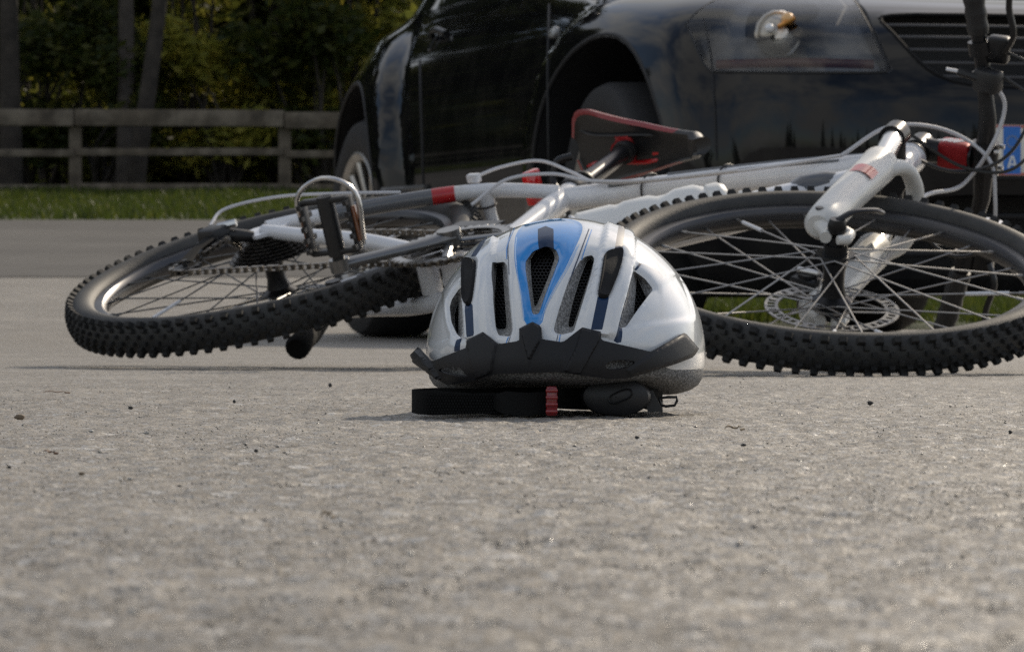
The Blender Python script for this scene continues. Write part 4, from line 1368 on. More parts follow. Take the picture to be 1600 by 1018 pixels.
def vis_lift(px, py, extra=0.0):
    t = (py - 505) / 95
    k = 1.022 + 0.055 * max(0, min(1.2, t))
    wl = max(0, (705 - px) / 65); k += 0.052 * min(1.1, wl) ** 1.5
    wr = max(0, (px - 980) / 110); k -= 0.012 * min(1, wr)
    d = np.array([(px - 800) / F_PX, 1.0, -(py - HORIZON) / F_PX])
    P = hit(px, py, k)
    n_ = nrm(p_to_sph(P)[None])[0]
    return P + n_ * extra
vo = resample(VO, 150)
vo = np.array([p for p in np.vstack([np.array(VO, float)])])
vloops = [resample(np.array(VO), 180)] + [resample(chaikin(h_, 1), 40) for h_ in VH] + [resample(np.array(p_), 60) for p_, e_ in VP]
gx, gy = np.meshgrid(np.arange(640, 1096, 3.2), np.arange(500, 606, 3.2))
vp = np.stack([gx.ravel(), gy.ravel()], 1)
vp = vp[inside(vloops[0], vp)]
for l in vloops:
    vp = vp[dist_poly(l, vp) > 1.2]
co2 = [tuple(p) for p in vp]; edges = []
for l in vloops:
    b = len(co2); co2 += [tuple(p) for p in l]; edges += [(b + i, b + (i + 1) % len(l)) for i in range(len(l))]
r_ = delaunay_2d_cdt([Vector(p) for p in co2], edges, [], 0, 1e-4, False)
vv = np.array([tuple(p) for p in r_[0]]); vt = np.array([f for f in r_[2] if len(f) == 3])
vc = vv[vt].mean(1)
ok = inside(vloops[0], vc) & ~inside(vloops[1], vc) & ~inside(vloops[2], vc)
vt = vt[ok]
ex = np.zeros(len(vv))
for (p_, e_), l in zip(VP, vloops[3:]):
    i_ = inside(l, vv); dd = dist_poly(l, vv)
    ex = np.where(i_ | (dd < 0.3), np.maximum(ex, e_ * np.clip((dd + 0.2) / 2.2, 0, 1)), ex)
vpts = [vis_lift(x, y, e) for (x, y), e in zip(vv, ex)]
bm = bmesh.new()
bv = [bm.verts.new(p) for p in vpts]
for t in vt:
    bm.faces.new([bv[i] for i in t])
for v_ in [v_ for v_ in bm.verts if not v_.link_faces]:
    bm.verts.remove(v_)
bmesh.ops.recalc_face_normals(bm, faces=bm.faces[:])
if sum(f.normal.y for f in bm.faces) > 0:
    bmesh.ops.reverse_faces(bm, faces=bm.faces[:])
bmesh.ops.solidify(bm, geom=bm.faces[:], thickness=0.0024)
for f in bm.faces: f.smooth = True
for e in bm.edges: e.smooth = e.is_manifold and e.calc_face_angle(0) < rad(32)
me = bpy.data.meshes.new('visor'); bm.to_mesh(me); bm.free(); me.materials.append(M_VIS)
link_mesh('visor', me, helmet, H0)

# straps, cradle and buckles under the rim (ground contact)
def on_edge(pts, z0, z1, t=0.0016):
    """webbing standing on its edge along a ground track"""
    p = resample(chaikin(pts, 2, closed=False), 40, closed=False)
    tn = np.gradient(p, axis=0); tn /= np.linalg.norm(tn, axis=1, keepdims=True)
    s_ = np.stack([-tn[:, 1], tn[:, 0]], 1) * t / 2
    n = len(p)
    zz0 = np.full(n, z0) if np.isscalar(z0) else np.interp(np.linspace(0, 1, n), np.linspace(0, 1, len(z0)), z0)
    zz1 = np.full(n, z1) if np.isscalar(z1) else np.interp(np.linspace(0, 1, n), np.linspace(0, 1, len(z1)), z1)
    vs = []
    for sg, z in ((-1, zz0), (1, zz0), (1, zz1), (-1, zz1)):
        q = p + sg * s_
        vs += [(q[i, 0], q[i, 1], z[i]) for i in range(n)]
    fs = [(a * n + i, a * n + i + 1, ((a + 1) % 4) * n + i + 1, ((a + 1) % 4) * n + i) for a in range(4) for i in range(n - 1)] + [(0, n, 2 * n, 3 * n), (n - 1, 4 * n - 1, 3 * n - 1, 2 * n - 1)]
    mb = MB(); mb.add(vs, fs); return mb
gx_ = lambda px, Y: (px - 800) / F_PX * Y
def strap(track, z0, z1, name='strap', m=M_WEB):
    on_edge([(gx_(px, Y), Y) for px, Y in track], z0, z1).build(name, m, helmet, H0)
strap([(858, 3.285), (800, 3.280), (720, 3.272), (665, 3.268), (646, 3.276), (644, 3.292), (660, 3.304), (740, 3.312), (860, 3.330)], [0.0030, 0.0008, 0.0022, 0.0008, 0.0030, 0.0006, 0.001, 0.004, 0.004], [0.0165, 0.0180, 0.0172, 0.0195, 0.0200, 0.0210, 0.020, 0.021, 0.021])
strap([(770, 3.277), (790, 3.262), (830, 3.262), (858, 3.266)], [0.006, 0.0015, 0.0005, 0.003], [0.0150, 0.0190, 0.0178, 0.0190])
strap([(866, 3.275), (890, 3.30), (930, 3.315), (1000, 3.32)], [0.006, 0.004, 0.005], [0.020, 0.021, 0.021])
strap([(1000, 3.30), (1014, 3.305), (1024, 3.31), (1034, 3.32)], [0.006, 0.003, 0.002], [0.022, 0.020, 0.017])
# strap weave ribs
wv = MB()
for k in range(40):
    px = 664 + 4.4 * k
    for z_ in np.arange(0.003, 0.018, 0.0022):
        wv.box((gx_(px + (2.2 if int(z_ / 0.0022) % 2 else 0), 3.268), 3.268 + (px - 664) / 190 * 0.013 - 0.0012, z_), (0.0013, 0.0008, 0.0017))
wv.build('strap_weave', M_WEB, helmet, H0, smooth=False)['kind'] = 'stuff'
mb = MB()
mb.box((gx_(862, 3.262), 3.262, 0.0118), (0.0085, 0.014, 0.0225), bev=0.002)
for k in range(4):
    mb.box((gx_(862, 3.262), 3.2545, 0.0040 + 0.0052 * k), (0.0090, 0.003, 0.0026), bev=0.0006)
mb.build('buckle', mat('red_translucent_plastic', (0.26, 0.010, 0.014), 0.2, coat=0.6), helmet, H0)['label'] = 'red plastic strap buckle'
mb = MB()
mb.lathe([(0.0005, -0.0075), (0.018, -0.0070), (0.0245, -0.0045), (0.0265, 0.0), (0.025, 0.004), (0.0005, 0.005)], 36, Matrix.Translation((gx_(962, 3.285), 3.285, 0.0145)) @ Matrix.Scale(0.56, 4, (0, 0, 1)) @ Matrix.Rotation(0.25, 4, 'Y'))
disc_ = mb.build('adjuster_pad', M_BLK, helmet, H0)
mb = MB()
mb.tube([Vector((gx_(970, 3.276), 3.2762, 0.0150)) + Vector(((0.0095 * (1 if math.cos(q) > 0 else -1) * abs(math.cos(q)) ** 0.6) * math.cos(0.4) - 0.0038 * math.sin(q) * math.sin(0.4), 0, (0.0095 * (1 if math.cos(q) > 0 else -1) * abs(math.cos(q)) ** 0.6) * math.sin(0.4) + 0.0038 * math.sin(q) * math.cos(0.4))) for q in np.linspace(0, 2 * math.pi, 33)[:-1]], 0.0007, 6, closed=True)
mb.build('adjuster_ring', M_BLKM, helmet, H0)
mb = MB()
mb.add([(gx_(1006, 3.29), 3.29, 0.019), (gx_(1020, 3.29), 3.29, 0.019), (gx_(1036, 3.29), 3.29, 0.0035), (gx_(1012, 3.29), 3.29, 0.0025), (gx_(1006, 3.30), 3.30, 0.019), (gx_(1020, 3.30), 3.30, 0.019), (gx_(1036, 3.30), 3.30, 0.0035), (gx_(1012, 3.30), 3.30, 0.0025)],
       [(0, 1, 2, 3), (4, 7, 6, 5), (0, 4, 5, 1), (1, 5, 6, 2), (2, 6, 7, 3), (3, 7, 4, 0)])
mb.build('strap_slider', M_BLK, helmet, H0, smooth=False)
mb = MB()
mb.tube([Vector((gx_(x, 3.31), 3.31, CAM_H - (y - HORIZON) / F_PX * 3.31)) for x, y in ((1030, 622), (1033, 632), (1040, 634.5), (1054, 633), (1058, 626), (1057, 620), (1044, 620))], 0.0011, 8, closed=True)
mb.build('strap_loop', M_BLK, helmet, H0)
# ------------------------------------------------------------------ car (car space: X = across, towards its left side; Y = backwards; Z up; origin under the front axle)
FWD = V((0.2874, -0.9579, 0)).normalized()
SID = V((0.9579, 0.2874, 0)).normalized()
CO = V((1.071, 11.20, 0.0))
CM = Matrix(((SID.x, -FWD.x, 0, CO.x), (SID.y, -FWD.y, 0, CO.y), (0, 0, 1, 0), (0, 0, 0, 1)))   # local (l, -f, z)
car = empty('parked_car')
car.matrix_world = CM
tag(car, 'glossy black car parked behind the bike with its front to the right', 'car')
CMI = CM.inverted()
def paint_material():
    m = mat('black_car_paint', (0.006, 0.006, 0.007), 0.3, coat=1.0, spec=0.0)
    nt = m.node_tree; b = nt.nodes['Principled BSDF']
    tc = nt.nodes.new('ShaderNodeTexCoord'); n = nt.nodes.new('ShaderNodeTexNoise')
    n.inputs['Scale'].default_value = 7.0; n.inputs['Detail'].default_value = 8.0; n.inputs['Roughness'].default_value = 0.7
    nt.links.new(tc.outputs['Object'], n.inputs['Vector'])
    r = nt.nodes.new('ShaderNodeValToRGB')
    r.color_ramp.elements[0].position = 0.45; r.color_ramp.elements[1].position = 0.8
    r.color_ramp.elements[0].color = (0.006, 0.006, 0.007, 1); r.color_ramp.elements[1].color = (0.022, 0.021, 0.019, 1)
    nt.links.new(n.outputs['Fac'], r.inputs['Fac']); nt.links.new(r.outputs['Color'], b.inputs['Base Color'])
    b.inputs['Coat Roughness'].default_value = 0.05
    b.inputs['Coat IOR'].default_value = 1.38
    return m
M_PAINT = paint_material()
M_CBLK = mat('car_black_trim', (0.010, 0.010, 0.011), 0.6)
M_CGLASS = mat('car_dark_glass', (0.01, 0.012, 0.012), 0.03, spec=0.8)
M_CTYRE = mat('car_tyre', (0.016, 0.016, 0.017), 0.7, noise=0.2, nscale=30)
M_ALLOY = mat('wheel_alloy', (0.42, 0.40, 0.37), 0.35, metal=0.85, noise=0.25, nscale=12)

WB, WR, ARCH_Z, ARCH_R = 2.40, 0.330, 0.365, 0.408
def interp(z, tab):
    zs = [t[0] for t in tab]
    return [float(np.interp(z, zs, [t[k] for t in tab])) for k in range(1, len(tab[0]))]
# z : front f, rear f, half width, corner power
TAB = [(0.13, 0.76, -3.02, 0.800, 3.2), (0.16, 0.80, -3.08, 0.845, 3.2), (0.25, 0.835, -3.16, 0.872, 3.2), (0.38, 0.856, -3.20, 0.888, 3.3), (0.50, 0.860, -3.21, 0.895, 3.3),
       (0.60, 0.848, -3.20, 0.893, 3.3), (0.68, 0.815, -3.17, 0.885, 3.3), (0.745, 0.765, -3.13, 0.872, 3.3), (0.79, 0.700, -3.08, 0.858, 3.3), (0.83, 0.590, -3.02, 0.838, 3.3),
       (0.865, 0.40, -2.97, 0.815, 3.4), (0.90, 0.12, -2.92, 0.790, 3.5), (0.93, -0.15, -2.88, 0.765, 3.6), (0.955, -0.36, -2.84, 0.745, 3.6), (1.05, -0.56, -2.72, 0.705, 3.4),
       (1.15, -0.78, -2.55, 0.655, 3.2), (1.24, -1.00, -2.33, 0.595, 3.0), (1.31, -1.24, -2.08, 0.510, 2.8), (1.345, -1.45, -1.85, 0.36, 2.5), (1.352, -1.60, -1.70, 0.15, 2.2)]
NA = 230
def body_mesh():
    zsl = [0.13, 0.145, 0.16, 0.19, 0.22, 0.25, 0.29, 0.33, 0.38, 0.42, 0.46, 0.50, 0.54, 0.57, 0.60, 0.63, 0.655, 0.68, 0.70, 0.72, 0.745, 0.768, 0.79, 0.81, 0.83, 0.848, 0.865, 0.882, 0.90, 0.915, 0.93, 0.943, 0.955, 0.985, 1.02, 1.05, 1.10, 1.15, 1.195, 1.24, 1.275, 1.31, 1.33, 1.345, 1.352]
    # smooth the tables with a spline-like average
    vs, fs, ms = [], [], []
    for z in zsl:
        a = np.array(interp(z - 0.018, TAB)); b = np.array(interp(z, TAB)); c = np.array(interp(z + 0.018, TAB))
        ff, fr_, w, pw = (a + 2 * b + c) / 4 if 0.16 < z < 1.33 else b
        mid, halfl = (ff + fr_) / 2, (ff - fr_) / 2
        qq = np.linspace(0, 2 * math.pi, 4001)[:-1]
        cqa, sqa = np.cos(qq), np.sin(qq)
        loop_ = np.stack([w * np.sign(cqa) * np.abs(cqa) ** (2 / pw), mid + halfl * np.sign(sqa) * np.abs(sqa) ** (2 / (pw * np.where(sqa > 0, 1.28, 1.6)))], 1)
        for l, f in resample(loop_, NA):
            # wheel-arch flares
            for fw in (0.0, -WB):
                ro_ = math.hypot(f - fw, (z - 0.365) * 0.92)
                g = min(1, max(0, (0.580 - ro_) / 0.09)); g = g * g * (3 - 2 * g) * min(1, max(0, (z - 0.16) / 0.1))
                l += math.copysign(0.056 * g, l) * min(1, abs(l) / 0.6) ** 3
            vs.append((l, -f, z))
    ns = len(zsl)
    for i in range(ns - 1):
        for k in range(NA):
            j = (k + 1) % NA
            fs.append((i * NA + k, i * NA + j, (i + 1) * NA + j, (i + 1) * NA + k))
            zc = (zsl[i] + zsl[i + 1]) / 2
            ms.append(2 if 0.985 < zc < 1.27 else 0)
    fs.append(tuple(range(NA - 1, -1, -1))); ms.append(1)
    fs.append(tuple((ns - 1) * NA + k for k in range(NA))); ms.append(0)
    b = MB(); b.v, b.f, b.m = vs, fs, ms
    return b
bb = body_mesh()
M_HOUS = mat('lamp_housing', (0.17, 0.17, 0.175), 0.45, noise=0.25, nscale=25)
me0 = bb.mesh('car_body', [M_PAINT, M_CBLK, M_CGLASS, M_HOUS], angle=50)
bvh = BVHTree.FromPolygons([CM @ V(p) for p in bb.v], bb.f)
def on_car(px, py, off=0.0):
    d = px_ray(px, py).normalized()
    h_ = bvh.ray_cast(EYE, d)
    if h_[0] is None: return None
    n_ = h_[1] if h_[1].dot(d) < 0 else -h_[1]
    return CMI @ (h_[0] + n_ * off), (CMI.to_3x3() @ n_)

HL = [(1072, 38), (1088, 20), (1112, 4), (1150, -10), (1200, -17), (1260, -19), (1318, -14), (1338, 6), (1358, 42), (1376, 80), (1389, 108), (1383, 113.5), (1310, 114), (1250, 114), (1180, 113.5), (1107, 112), (1096, 96), (1084, 66)]
cut = MB()
# wheel wells
for fw in (0.0, -WB):
    for s in (-1, 1):
        n = 48
        ring0 = [(s * 0.60, -fw + ARCH_R * math.cos(2 * math.pi * k / n), ARCH_Z + ARCH_R * math.sin(2 * math.pi * k / n)) for k in range(n)]
        ring1 = [(s * 1.20, p[1], p[2]) for p in ring0]
        cut.add(ring0 + ring1, [tuple(range(n)), tuple(range(2 * n - 1, n - 1, -1))] + [(i, i + n, (i + 1) % n + n, (i + 1) % n) for i in range(n)], 1)
# headlight recesses (both sides mirrored)
hl_pts = [on_car(x, y)[0] if on_car(x, y) else None for x, y in HL]
hl_pts = [p for p in hl_pts if p is not None]
for s in (1, -1):
    r0 = [V((p.x * s, p.y - 0.15, p.z)) for p in hl_pts]
    r1 = [V((p.x * 0.97 * s, p.y + 0.09, p.z)) for p in hl_pts]
    n = len(r0)
    cut.add(r0 + r1, [tuple(range(n)), tuple(range(2 * n - 1, n - 1, -1))] + [(i, i + n, (i + 1) % n + n, (i + 1) % n) for i in range(n)], 3)
# upper grille and lower intake
GR = [(-0.405, 0.790), (-0.400, 0.770), (-0.375, 0.715), (-0.345, 0.668), (-0.305, 0.638), (-0.255, 0.622), (-0.15, 0.615)]
GR = chaikin([(-0.30, 0.797)] + GR + [(-x, z) for x, z in GR[::-1]] + [(0.30, 0.797)], 1)
IN = chaikin([(-0.46, 0.36), (-0.52, 0.30), (-0.50, 0.20), (-0.40, 0.175), (0.40, 0.175), (0.50, 0.20), (0.52, 0.30), (0.46, 0.36)], 1)
for poly, dpt in ((GR, 0.66), (IN, 0.70)):
    n = len(poly)
    r0 = [(x, -1.2, z) for x, z in poly]; r1 = [(x, -dpt + 0.10, z) for x, z in poly]
    cut.add(r0 + r1, [tuple(range(n)), tuple(range(2 * n - 1, n - 1, -1))] + [(i, i + n, (i + 1) % n + n, (i + 1) % n) for i in range(n)], 1)
cme = cut.mesh('cutter', [M_PAINT, M_CBLK, M_CGLASS, M_HOUS], smooth=False)
cob = bpy.data.objects.new('cutter', cme); COL.objects.link(cob)
body = bpy.data.objects.new('body', me0); COL.objects.link(body)
bmod = body.modifiers.new('cut', 'BOOLEAN'); bmod.operation = 'DIFFERENCE'; bmod.object = cob; bmod.solver = 'EXACT'; bmod.use_self = False
dg = bpy.context.evaluated_depsgraph_get()
nm = bpy.data.meshes.new_from_object(body.evaluated_get(dg))
body.modifiers.clear(); body.data = nm; nm.name = 'body'
bpy.data.objects.remove(cob); bpy.data.meshes.remove(cme)
bm = bmesh.new(); bm.from_mesh(nm)
for f in bm.faces: f.smooth = True
for e in bm.edges: e.smooth = e.is_manifold and e.calc_face_angle(0) < rad(30) and e.link_faces[0].material_index == e.link_faces[1].material_index
bm.to_mesh(nm); bm.free()
body.parent = car
print('car body faces', len(nm.polygons))

# wheel-arch lips
for fw in (0.0, -WB):
    for s in (-1, 1):
        pts_ = []
        for q in np.linspace(rad(-38), rad(218), 40):
            y_, z_ = -fw + (ARCH_R + 0.004) * math.cos(q), ARCH_Z + (ARCH_R + 0.004) * math.sin(q)
            o_ = CM @ V((s * 1.4, y_, z_)); d_ = CM.to_3x3() @ V((-s, 0, 0))
            h_ = bvh.ray_cast(o_, d_)
            if h_[0] is not None: pts_.append(CMI @ h_[0] + V((-s * 0.004, 0, 0)))
        mb = MB(); mb.tube(pts_, 0.007, 8); mb.build('arch_lip', M_CBLK, car)
# wheels
def car_wheel():
    t = MB()
    t.lathe([(0.225, -0.098), (0.245, -0.108), (0.29, -0.112), (0.318, -0.100), (0.328, -0.080), (0.330, 0.0), (0.328, 0.080), (0.318, 0.100), (0.29, 0.112), (0.245, 0.108), (0.225, 0.098)], 64)
    r = MB()
    r.lathe([(0.205, 0.090), (0.215, -0.090), (0.226, -0.098), (0.232, -0.104), (0.224, -0.108), (0.205, -0.096), (0.198, -0.060), (0.200, 0.080)], 64)
    r.lathe([(0.0005, -0.062), (0.030, -0.064), (0.048, -0.060), (0.060, -0.045), (0.060, 0.02)], 32)
    s = MB()
    s.tube([(0.040, -0.052, 0.010), (0.115, -0.070, 0.030), (0.212, -0.084, 0.046)], [0.018, 0.014, 0.017], 10, sx=0.8)
    s.tube([(0.040, -0.052, -0.010), (0.115, -0.070, -0.030), (0.212, -0.084, -0.046)], [0.018, 0.014, 0.017], 10, sx=0.8)
    d = MB()
    d.lathe([(0.02, -0.005), (0.150, -0.005), (0.150, 0.010), (0.02, 0.010)], 32)
    return t.mesh('tyre', M_CTYRE), r.mesh('wheel', M_ALLOY), s.mesh('wheel_spoke', M_ALLOY), d.mesh('brake_disc', M_CASS)
CW = car_wheel()
for fw in (0.0, -WB):
    for s in (-1, 1):
        zr = float(gz((CM @ V((0.8 * s, -fw, 0))).y))
        # the lathe axis is Y; outer face is -Y: turn it to face outwards
        Mw = Matrix.Translation((s * 0.785, -fw, WR + zr)) @ Matrix.Rotation(rad(90 if s > 0 else -90), 4, 'Z') @ Matrix.Rotation(0.35 + fw, 4, 'Y')
        w_ = link_mesh('wheel', CW[1], car, Mw)
        link_mesh('tyre', CW[0], w_)
        link_mesh('brake_disc', CW[3], w_)
        for k in range(5):
            link_mesh('wheel_spoke', CW[2], w_, Matrix.Rotation(2 * math.pi * k / 5, 4, 'Y'))
# headlights: lens, housing contents
M_LENS = bpy.data.materials.new('headlight_glass'); M_LENS.use_nodes = True
nt = M_LENS.node_tree; nt.nodes.clear()
out_ = nt.nodes.new('ShaderNodeOutputMaterial'); mx_ = nt.nodes.new('ShaderNodeMixShader'); tr_ = nt.nodes.new('ShaderNodeBsdfTransparent'); gl_ = nt.nodes.new('ShaderNodeBsdfGlossy'); fr_n = nt.nodes.new('ShaderNodeFresnel')
tr_.inputs['Color'].default_value = (0.93, 0.94, 0.94, 1); gl_.inputs['Roughness'].default_value = 0.06; fr_n.inputs['IOR'].default_value = 1.6
nt.links.new(fr_n.outputs[0], mx_.inputs[0]); nt.links.new(tr_.outputs[0], mx_.inputs[1]); nt.links.new(gl_.outputs[0], mx_.inputs[2]); nt.links.new(mx_.outputs[0], out_.inputs[0])
gx, gy = np.meshgrid(np.arange(1066, 1396, 8.0), np.arange(-20, 118, 8.0))
hp = np.stack([gx.ravel(), gy.ravel()], 1)
HLn = np.array([p for p in HL if on_car(*p)], float)
hl_loop = resample(HLn, 90)
hp = hp[inside(hl_loop, hp)]; hp = hp[dist_poly(hl_loop, hp) > 3]
co2 = [tuple(p) for p in hp] + [tuple(p) for p in hl_loop]
ed = [(len(hp) + i, len(hp) + (i + 1) % 90) for i in range(90)]
r_ = delaunay_2d_cdt([Vector(p) for p in co2], ed, [], 0, 1e-4, False)
hv = np.array([tuple(p) for p in r_[0]]); ht = np.array([f for f in r_[2] if len(f) == 3]); ht = ht[inside(hl_loop, hv[ht].mean(1))]
lens_p = [(on_car(x, y, 0.002) or (hl_pts[0], 0))[0] for x, y in hv]
for s in (1, -1):
    mb = MB(); mb.add([(p.x * s, p.y, p.z) for p in lens_p], [tuple(t) for t in ht])
    lens = mb.build('headlight', M_LENS, car)
    def hpt(px, py, dp):
        p = on_car(px, py)[0]; return V((p.x * s, p.y + dp, p.z))
    mb = MB(); mb.tube([hpt(x, y, -0.001) for x, y in hl_loop[::2]], 0.0035, 6, closed=True); mb.build('lens_seal', M_CBLK, lens)
    c = hpt(1228, 52, 0.050)
    mb = MB(); mb.lathe([(0.0005, -0.036), (0.018, -0.034), (0.034, -0.025), (0.046, -0.010), (0.050, 0.0), (0.056, -0.002), (0.060, 0.006)], 14, Matrix.Translation(c)); mb.build('lamp_reflector', mat('lamp_chrome', (0.46, 0.42, 0.36), 0.22, metal=0.3, coat=1.0), lens)
    mb = MB(); mb.lathe([(0.0005, -0.040), (0.012, -0.036), (0.020, -0.024), (0.022, -0.006), (0.016, 0.0)], 20, Matrix.Translation(c)); mb.build('bulb', mat('bulb_glass', (0.60, 0.54, 0.45), 0.22, coat=1), lens)
    for dx_, dz_, rr_, cc_ in ((0.0, -0.012, 0.026, (0.75, 0.68, 0.58)), (-0.036, 0.012, 0.012, (0.8, 0.8, 0.8)), (0.032, 0.006, 0.014, (0.8, 0.6, 0.4)), (0.010, 0.036, 0.016, (0.85, 0.5, 0.2))):
        bmf = bmesh.new(); bmesh.ops.create_icosphere(bmf, subdivisions=2, radius=rr_)
        mef = bpy.data.meshes.new('lamp_facets'); bmf.to_mesh(mef); bmf.free(); mef.materials.append(mat('lamp_facet_%d' % int(cc_[1] * 100), cc_, 0.25, metal=0.15, coat=1.0))
        link_mesh('lamp_facets', mef, lens, Matrix.Translation(c + V((dx_ * s, -0.034, dz_))))
    mb = MB(); mb.tube([c + V((-0.018 * s, -0.045, 0.014)), c + V((0.024 * s, -0.045, 0.036))], 0.006, 8); mb.build('amber_shield', mat('amber_metal', (0.75, 0.33, 0.08), 0.2, metal=1.0), lens)
    mb = MB()
    bl = [hpt(x, 101 - 3 * math.sin((x - 1120) / 250 * math.pi), 0.010) for x in np.linspace(1122, 1368, 16)]
    mb.tube(bl, 0.011, 8, sx=0.5); mb.build('lamp_strip', mat('dull_red_strip', (0.11, 0.030, 0.026), 0.4), lens)
# grille slats and rim
for k, py in enumerate((35, 55, 76, 97, 119)):
    z_ = CAM_H + (HORIZON - py) / 6811.7 * 10.32
    xsr = [x for x, z in GR]; 
    lft = float(np.interp(z_, [0.612, 0.622, 0.638, 0.668, 0.715, 0.77, 0.79], [-0.2, -0.255, -0.305, -0.345, -0.375, -0.400, -0.405]))
    p_ = []
    for x in np.linspace(lft, -lft, 25):
        h_ = bvh.ray_cast(CM @ V((x, -2.0, z_)), CM.to_3x3() @ V((0, 1, 0)))
        q_ = CMI @ h_[0]; p_.append(V((x, q_.y + 0.012, z_)))
    mb = MB(); mb.tube(p_, 0.0036, 8, sx=0.8); mb.build('grille_slat', mat('grille_grey', (0.045, 0.045, 0.05), 0.35), car)
rp = []
for x, z in resample(GR, 80):
    h_ = bvh.ray_cast(CM @ V((x, -2.0, z)), CM.to_3x3() @ V((0, 1, 0)))
    rp.append(CMI @ h_[0] + V((0, -0.001, 0)))
mb = MB(); mb.tube(rp, 0.0045, 8, closed=True); mb.build('grille_frame', mat('grille_frame_black', (0.012, 0.012, 0.013), 0.8, spec=0.2), car)
for z_ in (0.22, 0.265, 0.31):
    mb = MB(); mb.tube([V((x, -0.80 + 0.10 * (abs(x) / 0.5) ** 3, z_)) for x in np.linspace(-0.48, 0.48, 15)], 0.008, 8); mb.build('grille_slat', M_CBLK, car)
# number plate
PF = -0.876
plz0, plz1 = 0.404, 0.524
pl0, pl1 = -0.189, 0.331
mb = MB(); mb.box(((pl0 + pl1) / 2, PF + 0.012, (plz0 + plz1) / 2), (pl1 - pl0 + 0.020, 0.022, plz1 - plz0 + 0.020), bev=0.004); mb.build('plate_holder', M_CBLK, car)
mb = MB(); mb.box(((pl0 + pl1) / 2, PF - 0.001, (plz0 + plz1) / 2), (pl1 - pl0, 0.003, plz1 - plz0), bev=0.001)
plate = mb.build('number_plate', mat('plate_white', (0.72, 0.69, 0.62), 0.4), car)
for z_ in (plz0 + 0.004, plz1 - 0.004):
    mb = MB(); mb.box(((pl0 + pl1) / 2, PF - 0.0032, z_), (pl1 - pl0 - 0.002, 0.001, 0.006)); mb.build('plate_edge', mat('plate_red', (0.45, 0.12, 0.09), 0.4), plate)
bx0 = pl0 + 0.020
mb = MB(); mb.box((bx0 + 0.022, PF - 0.0035, (plz0 + plz1) / 2), (0.044, 0.001, plz1 - plz0 - 0.008)); mb.build('blue_band', mat('plate_blue', (0.02, 0.16, 0.55), 0.35), plate)
mb = MB()
for k in range(12):
    q = 2 * math.pi * k / 12
    cx_, cz_ = bx0 + 0.022 + 0.0135 * math.cos(q), plz0 + 0.080 + 0.0135 * math.sin(q)
    star = [(cx_ + (0.0030 if j % 2 == 0 else 0.0013) * math.sin(j * math.pi / 5), cz_ + (0.0030 if j % 2 == 0 else 0.0013) * math.cos(j * math.pi / 5)) for j in range(10)]
    mb.prism(star, PF - 0.0052, PF - 0.0042)
mb.build('star_ring', mat('plate_gold', (0.30, 0.32, 0.30), 0.4), plate, smooth=False)['kind'] = 'stuff'
mb = MB(); ax_, az_ = bx0 + 0.022, plz0 + 0.018
apoly = [(-0.0130, 0), (-0.0075, 0), (-0.0057, 0.0062), (0.0057, 0.0062), (0.0075, 0), (0.0130, 0), (0.0038, 0.029), (-0.0038, 0.029)]
mb.prism([(ax_ + x, az_ + z) for x, z in apoly[:3]] + [(ax_ - 0.0045, az_ + 0.0105), (ax_, az_ + 0.0235), (ax_ - 0.0038, az_ + 0.029), ], PF - 0.0055, PF - 0.0042)
mb.prism([(ax_ - x, az_ + z) for x, z in apoly[:3]] + [(ax_ + 0.0045, az_ + 0.0105), (ax_ + 0.0002, az_ + 0.0235), (ax_ + 0.0038, az_ + 0.029)], PF - 0.0055, PF - 0.0042)
mb.prism([(ax_ - 0.0062, az_ + 0.0062), (ax_ + 0.0062, az_ + 0.0062), (ax_ + 0.0045, az_ + 0.0105), (ax_ - 0.0045, az_ + 0.0105)], PF - 0.0058, PF - 0.0042)
mb.prism([(ax_ - 0.0040, az_ + 0.0225), (ax_ + 0.0040, az_ + 0.0225), (ax_ + 0.0038, az_ + 0.029), (ax_ - 0.0038, az_ + 0.029)], PF - 0.0059, PF - 0.0042)
mb.build('country_letter', mat('plate_letter', (0.70, 0.72, 0.72), 0.4), plate, smooth=False)
# side details
def car_line(pxs, r, m, name, off=0.0, n=24):
    p_ = [on_car(x, y, off) for x, y in resample(np.array(pxs, float), n, closed=False)]
    p_ = [q[0] for q in p_ if q]
    mb = MB(); mb.tube(p_, r, 6); return mb.build(name, m, car)
car_line([(656, 95), (658, 160), (662, 292)], 0.0035, M_CBLK, 'panel_gap', 0.0005)
car_line([(858, 8), (856, 120), (858, 290)], 0.0035, M_CBLK, 'panel_gap', 0.0005)
car_line([(600, 298), (640, 295), (668, 293)], 0.010, mat('sill_trim', (0.10, 0.10, 0.10), 0.3), 'sill_trim', 0.004)
